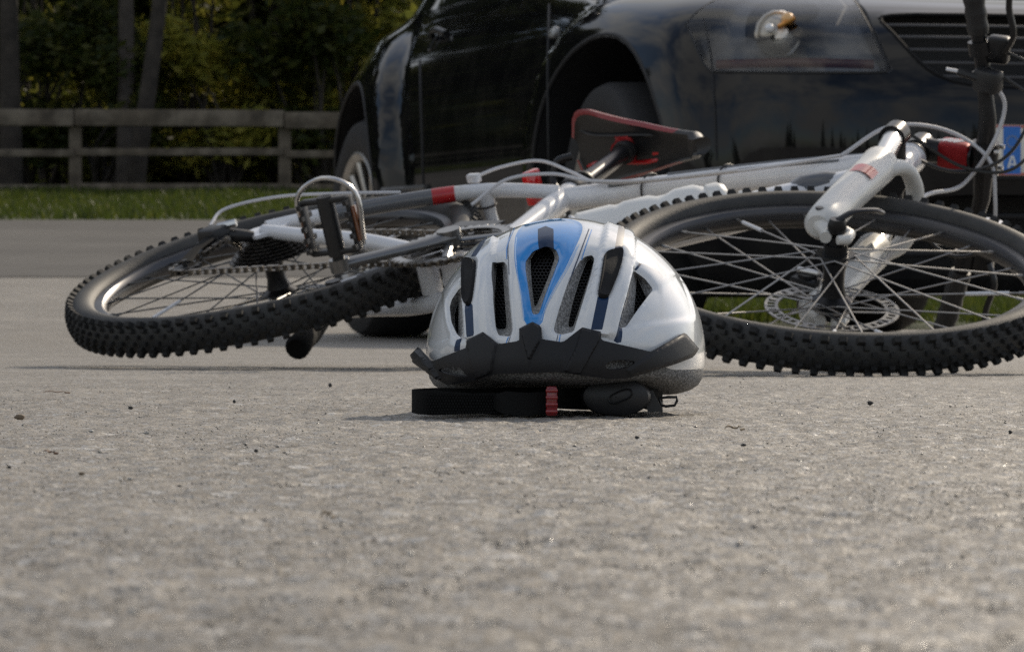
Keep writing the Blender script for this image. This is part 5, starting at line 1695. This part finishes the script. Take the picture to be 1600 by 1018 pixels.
# the bumper joint and bonnet shut line
car_line([(1100, 30), (1112, 90), (1116, 160), (1120, 250)], 0.003, M_CBLK, 'panel_gap', 0.0005)
mk = on_car(866, 51, 0.003)
if mk:
    q_ = mk[1].to_track_quat('-Y', 'Z').to_matrix().to_4x4()
    mb = MB(); mb.lathe([(0.0005, -0.007), (0.012, -0.006), (0.017, -0.002), (0.018, 0.004)], 20, Matrix.Translation(mk[0]) @ q_ @ Matrix.Scale(1.6, 4, (1, 0, 0)))
    mb.build('side_marker', mat('marker_lens', (0.30, 0.30, 0.29), 0.2, coat=0.8), car)
dh = on_car(682, 64, 0.0)
if dh:
    q_ = dh[1].to_track_quat('-Y', 'Z').to_matrix().to_4x4()
    mb = MB(); mb.lathe([(0.0005, 0.001), (0.034, 0.001), (0.037, -0.003), (0.040, 0.002)], 28, Matrix.Translation(dh[0]) @ q_)
    hnd = mb.build('door_handle', M_PAINT, car)
    mb = MB(); mb.tube([Matrix.Translation(dh[0]) @ q_ @ V(p) for p in ((-0.075, -0.004, 0.018), (-0.03, -0.022, 0.021), (0.03, -0.022, 0.021), (0.075, -0.004, 0.018))], 0.010, 10)
    mb.build('handle_bar', mat('handle_metal', (0.05, 0.05, 0.05), 0.25, metal=0.6), hnd)
# underside pan and door mirror
for s in (-1, 1):
    mb = MB()
    mb.lathe([(0.001, -0.07), (0.045, -0.06), (0.075, -0.02), (0.080, 0.03), (0.070, 0.05), (0.001, 0.052)], 20, Matrix.Translation((s * 0.93, 0.92, 1.17)) @ Matrix.Scale(0.75, 4, (0, 0, 1)))
    mb.tube([(s * 0.66, 0.92, 1.10), (s * 0.90, 0.92, 1.15)], [0.03, 0.022], 10)
    mb.build('door_mirror', M_PAINT, car)
# ------------------------------------------------------------------ fence
M_WOOD = mat('weathered_wood', (0.100, 0.080, 0.058), 0.85, noise=0.35, nscale=6, bump=0.5, bscale=60, color2=(0.15, 0.125, 0.095), c2scale=3)
FY = 45.0
fence = empty('wooden_fence', (0, FY, float(gz(FY))))
tag(fence, 'weathered three-rail wooden fence standing in the grass beyond the road', 'fence')
fz = lambda py: CAM_H + (HORIZON - py) / F_PX * FY - float(gz(FY))
fx = lambda px: (px - 800) / F_PX * FY
GROUND_F = 0.0
post_me = MB(); post_me.box((0, 0, 0.40), (0.125, 0.11, 1.0), bev=0.008); POST = post_me.mesh('post', M_WOOD)
posts = [fx(118) + k * (fx(445) - fx(118)) for k in range(-9, 9)]
for x in posts:
    link_mesh('post', POST, fence, Matrix.Translation((x, 0, -0.06 + rng.uniform(-0.01, 0.0))))
span = posts[1] - posts[0]
rail_me = {}
for nme, w, h_ in (('rail_top', 0.15, 0.17), ('rail', 0.05, 0.075)):
    b_ = MB(); b_.box((0, 0, 0), (span - 0.012, w if nme != 'rail' else 0.06, h_), bev=0.006); rail_me[nme] = b_.mesh('rail', M_WOOD)
for a, b_ in zip(posts[:-1], posts[1:]):
    link_mesh('rail', rail_me['rail_top'], fence, Matrix.Translation(((a + b_) / 2, -0.075, fz(186) + rng.uniform(-0.02, 0.02))) @ Matrix.Rotation(rng.uniform(-0.006, 0.006), 4, 'Y'))
    for py in (239, 292):
        link_mesh('rail', rail_me['rail'], fence, Matrix.Translation(((a + b_) / 2, -0.045, fz(py) + rng.uniform(-0.015, 0.015))) @ Matrix.Rotation(rng.uniform(-0.006, 0.006), 4, 'Y'))

# ------------------------------------------------------------------ foliage
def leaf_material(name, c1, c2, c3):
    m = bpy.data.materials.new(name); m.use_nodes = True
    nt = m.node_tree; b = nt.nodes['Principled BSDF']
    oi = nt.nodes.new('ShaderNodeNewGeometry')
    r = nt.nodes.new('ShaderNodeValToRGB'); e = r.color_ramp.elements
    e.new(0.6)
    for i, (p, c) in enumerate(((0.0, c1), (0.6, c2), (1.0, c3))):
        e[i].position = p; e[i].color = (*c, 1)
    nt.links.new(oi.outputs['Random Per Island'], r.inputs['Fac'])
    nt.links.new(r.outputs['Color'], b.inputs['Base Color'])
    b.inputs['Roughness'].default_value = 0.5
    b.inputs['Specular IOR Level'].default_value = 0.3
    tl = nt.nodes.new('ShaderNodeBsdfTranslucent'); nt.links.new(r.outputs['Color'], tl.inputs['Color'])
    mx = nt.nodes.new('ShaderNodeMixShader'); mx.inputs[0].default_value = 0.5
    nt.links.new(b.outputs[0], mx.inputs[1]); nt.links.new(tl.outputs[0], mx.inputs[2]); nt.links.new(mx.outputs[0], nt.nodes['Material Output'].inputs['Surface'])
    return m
M_LEAF_Y = leaf_material('leaves_yellow_green', (0.18, 0.19, 0.032), (0.29, 0.28, 0.045), (0.44, 0.37, 0.06))
M_LEAF_G = leaf_material('leaves_green', (0.12, 0.14, 0.03), (0.20, 0.21, 0.04), (0.30, 0.27, 0.05))  # low tones raised: haze put into the leaf colour
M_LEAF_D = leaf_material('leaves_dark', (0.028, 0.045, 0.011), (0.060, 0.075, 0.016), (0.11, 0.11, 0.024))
M_BARK = mat('bark', (0.040, 0.033, 0.027), 0.9, noise=0.4, nscale=8, bump=0.8, bscale=25)
M_BARKL = mat('pale_bark', (0.060, 0.050, 0.042), 0.85, noise=0.35, nscale=6, bump=0.6, bscale=25)
M_GRASS = leaf_material('grass_blades', (0.040, 0.058, 0.010), (0.060, 0.085, 0.014), (0.10, 0.11, 0.022))

def leaf_cloud(centres, radii, n, size, seed, flat=0.75):
    """n leaves spread through a set of ellipsoidal clumps"""
    r = np.random.default_rng(seed)
    centres = np.array(centres, float); radii = np.array(radii, float)
    w = radii ** 2; w /= w.sum()
    k = r.choice(len(centres), n, p=w)
    d = r.standard_normal((n, 3)); d /= np.linalg.norm(d, axis=1, keepdims=True)
    rad_ = radii[k] * (0.35 + 0.65 * r.random(n) ** 0.6) * (1 + 0.14 * r.standard_normal(n))
    c = centres[k] + d * rad_[:, None] * np.array([1, 1, flat])
    a = r.standard_normal((n, 3)); a[:, 2] *= 0.6; a /= np.linalg.norm(a, axis=1, keepdims=True)
    t = np.cross(a, r.standard_normal((n, 3))); t /= np.linalg.norm(t, axis=1, keepdims=True)
    s = size * (0.6 + 0.8 * r.random(n))[:, None]
    vs = np.stack([c - a * s, c + t * s * 0.42, c + a * s, c - t * s * 0.42], 1).reshape(-1, 3)
    me = bpy.data.meshes.new('leaves')
    me.vertices.add(4 * n); me.vertices.foreach_set('co', vs.astype(np.float32).ravel())
    me.loops.add(4 * n); me.loops.foreach_set('vertex_index', np.arange(4 * n, dtype=np.int32))
    me.polygons.add(n); me.polygons.foreach_set('loop_start', np.arange(0, 4 * n, 4, dtype=np.int32)); me.polygons.foreach_set('loop_total', np.full(n, 4, np.int32))
    me.update(calc_edges=True)
    return me

def shrub_data(seed, h, w, n, size):
    r = random.Random(seed)
    cs, rs = [], []
    for i in range(11):
        q = r.uniform(0, 6.28); rr = w * 0.62 * math.sqrt(r.random())
        z = r.uniform(0.12, 0.92) * h
        cs.append((rr * math.cos(q) * (1.1 - 0.35 * z / h), rr * math.sin(q) * 0.8, z)); rs.append(r.uniform(0.20, 0.36) * w)
    me = leaf_cloud(cs, rs, n, size, seed)
    st = MB()
    for c in cs:
        p0 = V((r.uniform(-0.15, 0.15), r.uniform(-0.1, 0.1), -0.1))
        p1 = V(c)
        st.tube(curve_pts([p0, p0.lerp(p1, 0.5) + V((r.uniform(-0.2, 0.2), r.uniform(-0.2, 0.2), 0.1)), p1], 6), [0.035, 0.03, 0.026, 0.02, 0.015, 0.01, 0.008][:7], 6)
    return me, st.mesh('stems', M_BARK)
SHR = [shrub_data(21, 3.4, 1.9, 5200, 0.075), shrub_data(22, 4.3, 2.3, 6200, 0.085), shrub_data(23, 2.3, 1.7, 4200, 0.070)]
def shrub(px, Y, var, m, sc, label, rot, group='shrubs behind the fence'):
    x = (px - 800) / F_PX * Y
    o = empty('shrub', (x, Y, float(gz(Y)) + 0.03)); o.rotation_euler.z = rot
    o.scale = (sc, sc, sc)
    tag(o, label, 'shrub', group)
    me = SHR[var][0]
    if not me.materials:
        me.materials.append(m)
    f = link_mesh('foliage', me, o)
    f.material_slots[0].link = 'OBJECT'; f.material_slots[0].material = m
    link_mesh('stem', SHR[var][1], o)
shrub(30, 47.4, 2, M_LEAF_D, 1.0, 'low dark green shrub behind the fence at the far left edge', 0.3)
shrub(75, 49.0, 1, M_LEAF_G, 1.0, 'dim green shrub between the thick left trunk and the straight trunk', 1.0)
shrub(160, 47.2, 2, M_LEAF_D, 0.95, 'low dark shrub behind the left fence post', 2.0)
shrub(300, 48.2, 0, M_LEAF_G, 1.0, 'green shrub just right of the leaning tree trunk', 0.6)
shrub(350, 47.0, 2, M_LEAF_Y, 0.85, 'low shrub with yellowing leaves behind the middle of the fence', 4.1)
shrub(430, 49.0, 1, M_LEAF_Y, 1.05, 'tall yellow-green shrub behind the right fence post', 2.2)
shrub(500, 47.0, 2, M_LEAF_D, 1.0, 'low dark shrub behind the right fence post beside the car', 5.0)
shrub(560, 48.6, 0, M_LEAF_Y, 1.1, 'yellow-green shrub above the rear wing of the car', 3.0)
shrub(660, 49.5, 1, M_LEAF_G, 1.05, 'green shrub rising over the car shoulder', 0.2)
shrub(760, 48.0, 1, M_LEAF_Y, 1.0, 'shrub mostly hidden behind the car roof', 1.7)
def tree(px, Y, r0, lean, label, m, crown_c, seed, branches=6, two=False):
    x = (px - 800) / F_PX * Y
    t = empty('broadleaf_tree', (x, Y, float(gz(Y))))
    tag(t, label, 'tree', 'trees behind the fence')
    r = random.Random(seed)
    mb = MB()
    trunk = [V((0, 0, -0.2)), V((0.02, 0, 0.3)), V((lean * 1.5, 0.05, 1.5)), V((lean * 3.2, 0.0, 3.2)), V((lean * 5 + 0.1, 0.2, 5.2)), V((lean * 6.5, 0.1, 8.8))]
    tp = curve_pts(trunk, 20)
    mb.tube(tp, [r0 * (1.25 if i == 0 else 1.0) * (1 - 0.75 * i / (len(tp) - 1)) for i in range(len(tp))], 14)
    for k in range(branches):
        p0 = tp[int(len(tp) * r.uniform(0.55, 0.95))]
        q = r.uniform(0, 6.28)
        p1 = p0 + V((math.cos(q) * r.uniform(0.8, 1.8), math.sin(q) * r.uniform(0.6, 1.4), r.uniform(0.5, 1.6)))
        mb.tube(curve_pts([p0, p0.lerp(p1, 0.5) + V((0, 0, 0.2)), p1], 8), [r0 * 0.32 * (1 - 0.09 * i) for i in range(9)], 8)
    mb.build('trunk', m, t)
    cs, rs = [], []
    for k in range(16):
        q = r.uniform(0, 6.28); rr = r.uniform(0, 2.3)
        cs.append((lean * 5 + rr * math.cos(q), rr * math.sin(q), r.uniform(6.8, 10.0))); rs.append(r.uniform(0.7, 1.15))
    me = leaf_cloud(cs, rs, 5200, 0.11, seed); me.materials.append(crown_c); me.name = 'crown'
    link_mesh('crown', me, t)
tree(14, 46.0, 0.150, 0.0, 'thick dark tree trunk at the left edge behind the fence', M_BARK, M_LEAF_D, 31)
tree(194, 46.3, 0.125, 0.012, 'straight tree trunk just left of the leaning trunk behind the fence', M_BARKL, M_LEAF_G, 32)
tree(212, 45.7, 0.120, 0.125, 'tree trunk leaning to the right behind the fence', M_BARK, M_LEAF_G, 33)
#tree(700, 51.5, 0.15, 0.0, 'tree standing hidden behind the car and its shrubs', M_BARK, M_LEAF_G, 34)
# the wood beyond reads as one dark mass
cs, rs = [], []
r = random.Random(5)
for k in range(210):
    x = r.uniform(-10, 15)
    cs.append((x, r.uniform(53.5, 60.5), float(gz(55)) + r.uniform(-0.2, 4.3))); rs.append(r.uniform(0.9, 1.6))
cs2, rs2 = [], []
for k in range(280):
    x = r.uniform(-66, -10)
    cs2.append((x, 55.5 + r.uniform(-3, 3) + 0.12 * (x + 9), float(gz(52)) + r.uniform(-0.5, 20))); rs2.append(r.uniform(1.6, 2.8))
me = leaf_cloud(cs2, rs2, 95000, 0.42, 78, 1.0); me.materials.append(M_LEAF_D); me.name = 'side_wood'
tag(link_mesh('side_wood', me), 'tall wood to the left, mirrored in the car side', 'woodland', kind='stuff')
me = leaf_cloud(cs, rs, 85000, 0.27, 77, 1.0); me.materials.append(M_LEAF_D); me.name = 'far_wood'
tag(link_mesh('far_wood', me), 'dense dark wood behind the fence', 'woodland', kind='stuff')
# conifers on the camera side of the lot (they show as silhouettes in the car paint)
cs_v, cs_f = [], []
mbc = MB()
r = random.Random(9)
for k in range(26):
    q = rad(r.uniform(198, 342)); d_ = r.uniform(38, 60)
    x, y = d_ * math.cos(q), d_ * math.sin(q)
    h_ = r.uniform(5, 11); w_ = h_ * r.uniform(0.16, 0.24)
    for t in range(9):
        z0 = h_ * (0.06 + 0.94 * t / 9); rr = w_ * (1 - t / 9.3)
        ring = []
        for j in range(14):
            a = 2 * math.pi * j / 14 + t
            rj = rr * (1 if j % 2 else 0.62) * r.uniform(0.85, 1.1)
            ring.append((x + rj * math.cos(a), y + rj * math.sin(a), z0 - 0.02 * h_ * (1 if j % 2 else 0)))
        b_ = len(mbc.v)
        mbc.add(ring + [(x, y, z0 + h_ * 0.17)], [(j, (j + 1) % 14, 14) for j in range(14)])
mbc.build('conifer_wood', M_LEAF_D, smooth=False)
tag(bpy.data.objects['conifer_wood'], 'far-off conifers mirrored in the car paint', 'woodland', kind='stuff')

# ------------------------------------------------------------------ grass
def grass(name, x0, x1, y0, y1, n, h0, h1, w, lift, label, seed, yb=1.0):
    r = np.random.default_rng(seed)
    x = r.uniform(x0, x1, n); y = y0 + (y1 - y0) * r.random(n) ** yb
    z = gz(y) + lift
    h = r.uniform(h0, h1, n) * (0.65 + 0.5 * np.abs(np.sin(x * 1.7) * np.cos(y * 0.9 + x)))
    q = r.uniform(0, math.pi, n)
    dx_, dy_ = np.cos(q) * w, np.sin(q) * w
    bx, by = r.normal(0, 0.35, n) * h, r.normal(0, 0.35, n) * h
    A = np.stack([x - dx_, y - dy_, z], 1); B_ = np.stack([x + dx_, y + dy_, z], 1)
    C_ = np.stack([x + bx * 0.4 + dx_ * 0.7, y + by * 0.4 + dy_ * 0.7, z + h * 0.6], 1); D_ = np.stack([x + bx * 0.4 - dx_ * 0.7, y + by * 0.4 - dy_ * 0.7, z + h * 0.6], 1)
    T = np.stack([x + bx, y + by, z + h], 1)
    vs = np.stack([A, B_, C_, D_, T], 1).reshape(-1, 3)
    i = np.arange(n) * 5
    loops = np.concatenate([np.stack([i, i + 1, i + 2, i + 3], 1).ravel(), np.stack([i + 3, i + 2, i + 4], 1).ravel()]).astype(np.int32)
    me = bpy.data.meshes.new(name)
    me.vertices.add(5 * n); me.vertices.foreach_set('co', vs.astype(np.float32).ravel())
    me.loops.add(7 * n); me.loops.foreach_set('vertex_index', loops)
    me.polygons.add(2 * n)
    me.polygons.foreach_set('loop_start', np.concatenate([np.arange(0, 4 * n, 4), 4 * n + np.arange(0, 3 * n, 3)]).astype(np.int32))
    me.polygons.foreach_set('loop_total', np.concatenate([np.full(n, 4), np.full(n, 3)]).astype(np.int32))
    me.update(calc_edges=True); me.materials.append(M_GRASS)
    o = link_mesh(name, me); tag(o, label, 'grass', kind='stuff')
grass('grass', -18, 4, 31.7, 46.5, 95000, 0.035, 0.11, 0.009, 0.010, 'long green grass along the foot of the fence', 41)
grass('grass', 0.4, 4.2, 14.05, 19.2, 42000, 0.03, 0.07, 0.0035, 0.018, 'short sunlit grass seen under the car', 42)

# ------------------------------------------------------------------ grit on the concrete
def grit(n, seed):
    r = np.random.default_rng(seed)
    Y = 0.75 * (11 / 0.75) ** r.random(n)
    X = r.uniform(-0.14, 0.14, n) * Y
    s = np.clip(np.exp(r.normal(-7.75, 0.40, n)), 0.0002, 0.0018)
    o6 = np.array([[1, 0, 0], [-1, 0, 0], [0, 1, 0], [0, -1, 0], [0, 0, 0.55], [0, 0, -0.8]])
    q = r.uniform(0, 6.28, n)
    v = o6[None] * (1 + 0.35 * r.standard_normal((n, 6, 1)).clip(-1.5, 1.5)) * s[:, None, None]
    c_, s_ = np.cos(q)[:, None], np.sin(q)[:, None]
    v = np.stack([v[..., 0] * c_ - v[..., 1] * s_, v[..., 0] * s_ + v[..., 1] * c_, v[..., 2]], -1)
    v += np.stack([X, Y, s * 0.10 - 0.0009], 1)[:, None]
    f8 = np.array([[0, 2, 4], [2, 1, 4], [1, 3, 4], [3, 0, 4], [2, 0, 5], [1, 2, 5], [3, 1, 5], [0, 3, 5]])
    f = (np.arange(n)[:, None, None] * 6 + f8[None]).reshape(-1, 3)
    me = bpy.data.meshes.new('grit')
    me.vertices.add(6 * n); me.vertices.foreach_set('co', v.astype(np.float32).ravel())
    me.loops.add(f.size); me.loops.foreach_set('vertex_index', f.astype(np.int32).ravel())
    me.polygons.add(len(f)); me.polygons.foreach_set('loop_start', np.arange(0, f.size, 3, dtype=np.int32)); me.polygons.foreach_set('loop_total', np.full(len(f), 3, np.int32))
    me.update(calc_edges=True)
    m = bpy.data.materials.new('grit_stone'); m.use_nodes = True
    nt = m.node_tree; b = nt.nodes['Principled BSDF']
    g = nt.nodes.new('ShaderNodeNewGeometry'); rp_ = nt.nodes.new('ShaderNodeValToRGB'); e = rp_.color_ramp.elements
    e.new(0.3); e.new(0.75)
    for i, (p, c) in enumerate(((0.0, (0.07, 0.068, 0.065)), (0.3, (0.19, 0.175, 0.15)), (0.75, (0.27, 0.25, 0.22)), (1.0, (0.50, 0.49, 0.46)))):
        e[i].position = p; e[i].color = (*c, 1)
    nt.links.new(g.outputs['Random Per Island'], rp_.inputs['Fac']); nt.links.new(rp_.outputs['Color'], b.inputs['Base Color'])
    b.inputs['Roughness'].default_value = 0.35
    me.materials.append(m)
    tag(link_mesh('grit', me), 'fine loose grit over the concrete', 'grit', kind='stuff')
grit(36000, 61)
M_STONE = [mat('pebble_brown', (0.17, 0.13, 0.09), 0.8, noise=0.3, nscale=200), mat('pebble_dark', (0.035, 0.035, 0.036), 0.7, noise=0.3, nscale=200), mat('pebble_grey', (0.30, 0.29, 0.27), 0.8, noise=0.2, nscale=200)]
def pebble(px, py, sx, sz, mi_, label, seed):
    Y = F_PX * CAM_H / (py - HORIZON)
    c = px_at(px, py, Y)
    s = Y / F_PX
    bm = bmesh.new(); bmesh.ops.create_icosphere(bm, subdivisions=2, radius=1)
    r = random.Random(seed)
    ph = [r.uniform(0, 6) for _ in range(6)]
    for v in bm.verts:
        k = 1 + 0.16 * math.sin(3 * v.co.x + ph[0]) + 0.13 * math.sin(4 * v.co.y + ph[1]) + 0.12 * math.sin(5 * v.co.z + ph[2] + 2 * v.co.x)
        v.co *= k
        v.co.x *= sx * s / 2; v.co.y *= sx * s / 2 * 0.8; v.co.z = v.co.z * sz * s / 2 + sz * s * 0.42
    me = bpy.data.meshes.new('pebble'); bm.to_mesh(me); bm.free(); me.materials.append(M_STONE[mi_])
    for p in me.polygons: p.use_smooth = True
    o = link_mesh('pebble', me); o.location = (c.x, c.y, 0.0); o.rotation_euler.z = r.uniform(-0.4, 0.4)
    tag(o, label, 'pebble', 'loose pebbles on the concrete')
pebble(30, 655, 20, 9, 0, 'brown pebble lying by the left edge of the concrete', 1)
pebble(204, 639, 8, 6, 1, 'tiny dark pebble left of the helmet, below the rear tyre', 2)
pebble(516, 604, 7, 6, 1, 'tiny dark pebble nearest the shadow of the rear tyre', 3)
pebble(366, 629, 6, 5, 1, 'smallest dark pebble between the dry twig and the helmet', 4)
pebble(128, 742, 10, 6, 0, 'small tan pebble in front of the dry leaf', 5)
pebble(14, 732, 7, 6, 1, 'dark pebble in front of the brown pebble at the left edge', 6)
pebble(400, 706, 8, 5, 1, 'dark flat pebble in front of the left strap of the helmet', 7)
pebble(1360, 632, 11, 7, 1, 'dark pebble in front of the front wheel', 8)
pebble(1579, 677, 7, 6, 1, 'dark pebble by the right edge of the concrete', 9)
pebble(1162, 697, 8, 5, 1, 'dark pebble just in front of the brown seed husk', 10)
pebble(996, 685, 8, 5, 1, 'dark pebble in front of the adjuster pad of the helmet', 11)
pebble(640, 512, 8, 6, 1, 'dark pebble behind the helmet, right of the kickstand', 12)
pebble(36, 527, 9, 6, 1, 'dark pebble at the left edge beside the rear tyre', 13)
pebble(228, 678, 12, 4, 2, 'pale grey chip of stone left of the helmet', 14)
def leaf(px, py, ln, hgt, m, label, name, cat, seed, rot=0.0):
    Y = F_PX * CAM_H / (py - HORIZON); c = px_at(px, py, Y); s = Y / F_PX
    r = random.Random(seed)
    mb = MB(); n = 9
    vs = []
    for i in range(n):
        t = i / (n - 1); w = math.sin(math.pi * (0.04 + 0.92 * t)) ** 0.8
        x = (t - 0.5) * ln * s
        z = 0.0012 + hgt * s * (0.25 + 0.55 * math.sin(math.pi * t * 1.3 + r.random()) ** 2)
        for e, dz in ((-1, 0.6), (0, 0.1), (1, 0.9)):
            vs.append((x, e * w * ln * s * 0.28, max(0.0008, z + dz * w * hgt * s * 0.45)))
    b2 = len(vs); vs += [(x, y, z - 0.0004) for x, y, z in vs]
    fs = []
    for i in range(n - 1):
        for k in (0, 1):
            a = i * 3 + k; fs += [(a, a + 3, a + 4, a + 1), (b2 + a, b2 + a + 1, b2 + a + 4, b2 + a + 3)]
        for k in (0, 2):
            a = i * 3 + k; fs.append((a, a + 3, b2 + a + 3, b2 + a))
    mb.add(vs, fs)
    mb.tube([(ln * s * 0.48, 0, 0.0012), (ln * s * 0.72, 0.002, hgt * s * 0.6)], 0.0007, 5)
    o = mb.build(name, m); o.location = (c.x, c.y, 0); o.rotation_euler.z = rot
    tag(o, label, cat)
M_DRY = mat('dry_leaf', (0.13, 0.065, 0.035), 0.75, noise=0.3, nscale=120)
M_HUSK = mat('seed_husk', (0.26, 0.20, 0.13), 0.7, noise=0.4, nscale=200)
leaf(85, 615, 34, 2.5, M_DRY, 'reddish brown dry twig-like leaf below the rear tyre', 'dry_leaf', 'leaf', 1, 0.2)
leaf(76, 711, 18, 5, M_DRY, 'curled brown dry leaf in front of the left pebble', 'dry_leaf', 'leaf', 2, -0.2)
leaf(1145, 674, 26, 7, M_HUSK, 'pale brown seed husk right of the helmet', 'seed_husk', 'husk', 3, 0.1)
leaf(510, 814, 20, 11, M_HUSK, 'blurred tan husk lying nearest the camera', 'seed_husk', 'husk', 4, 0.3)
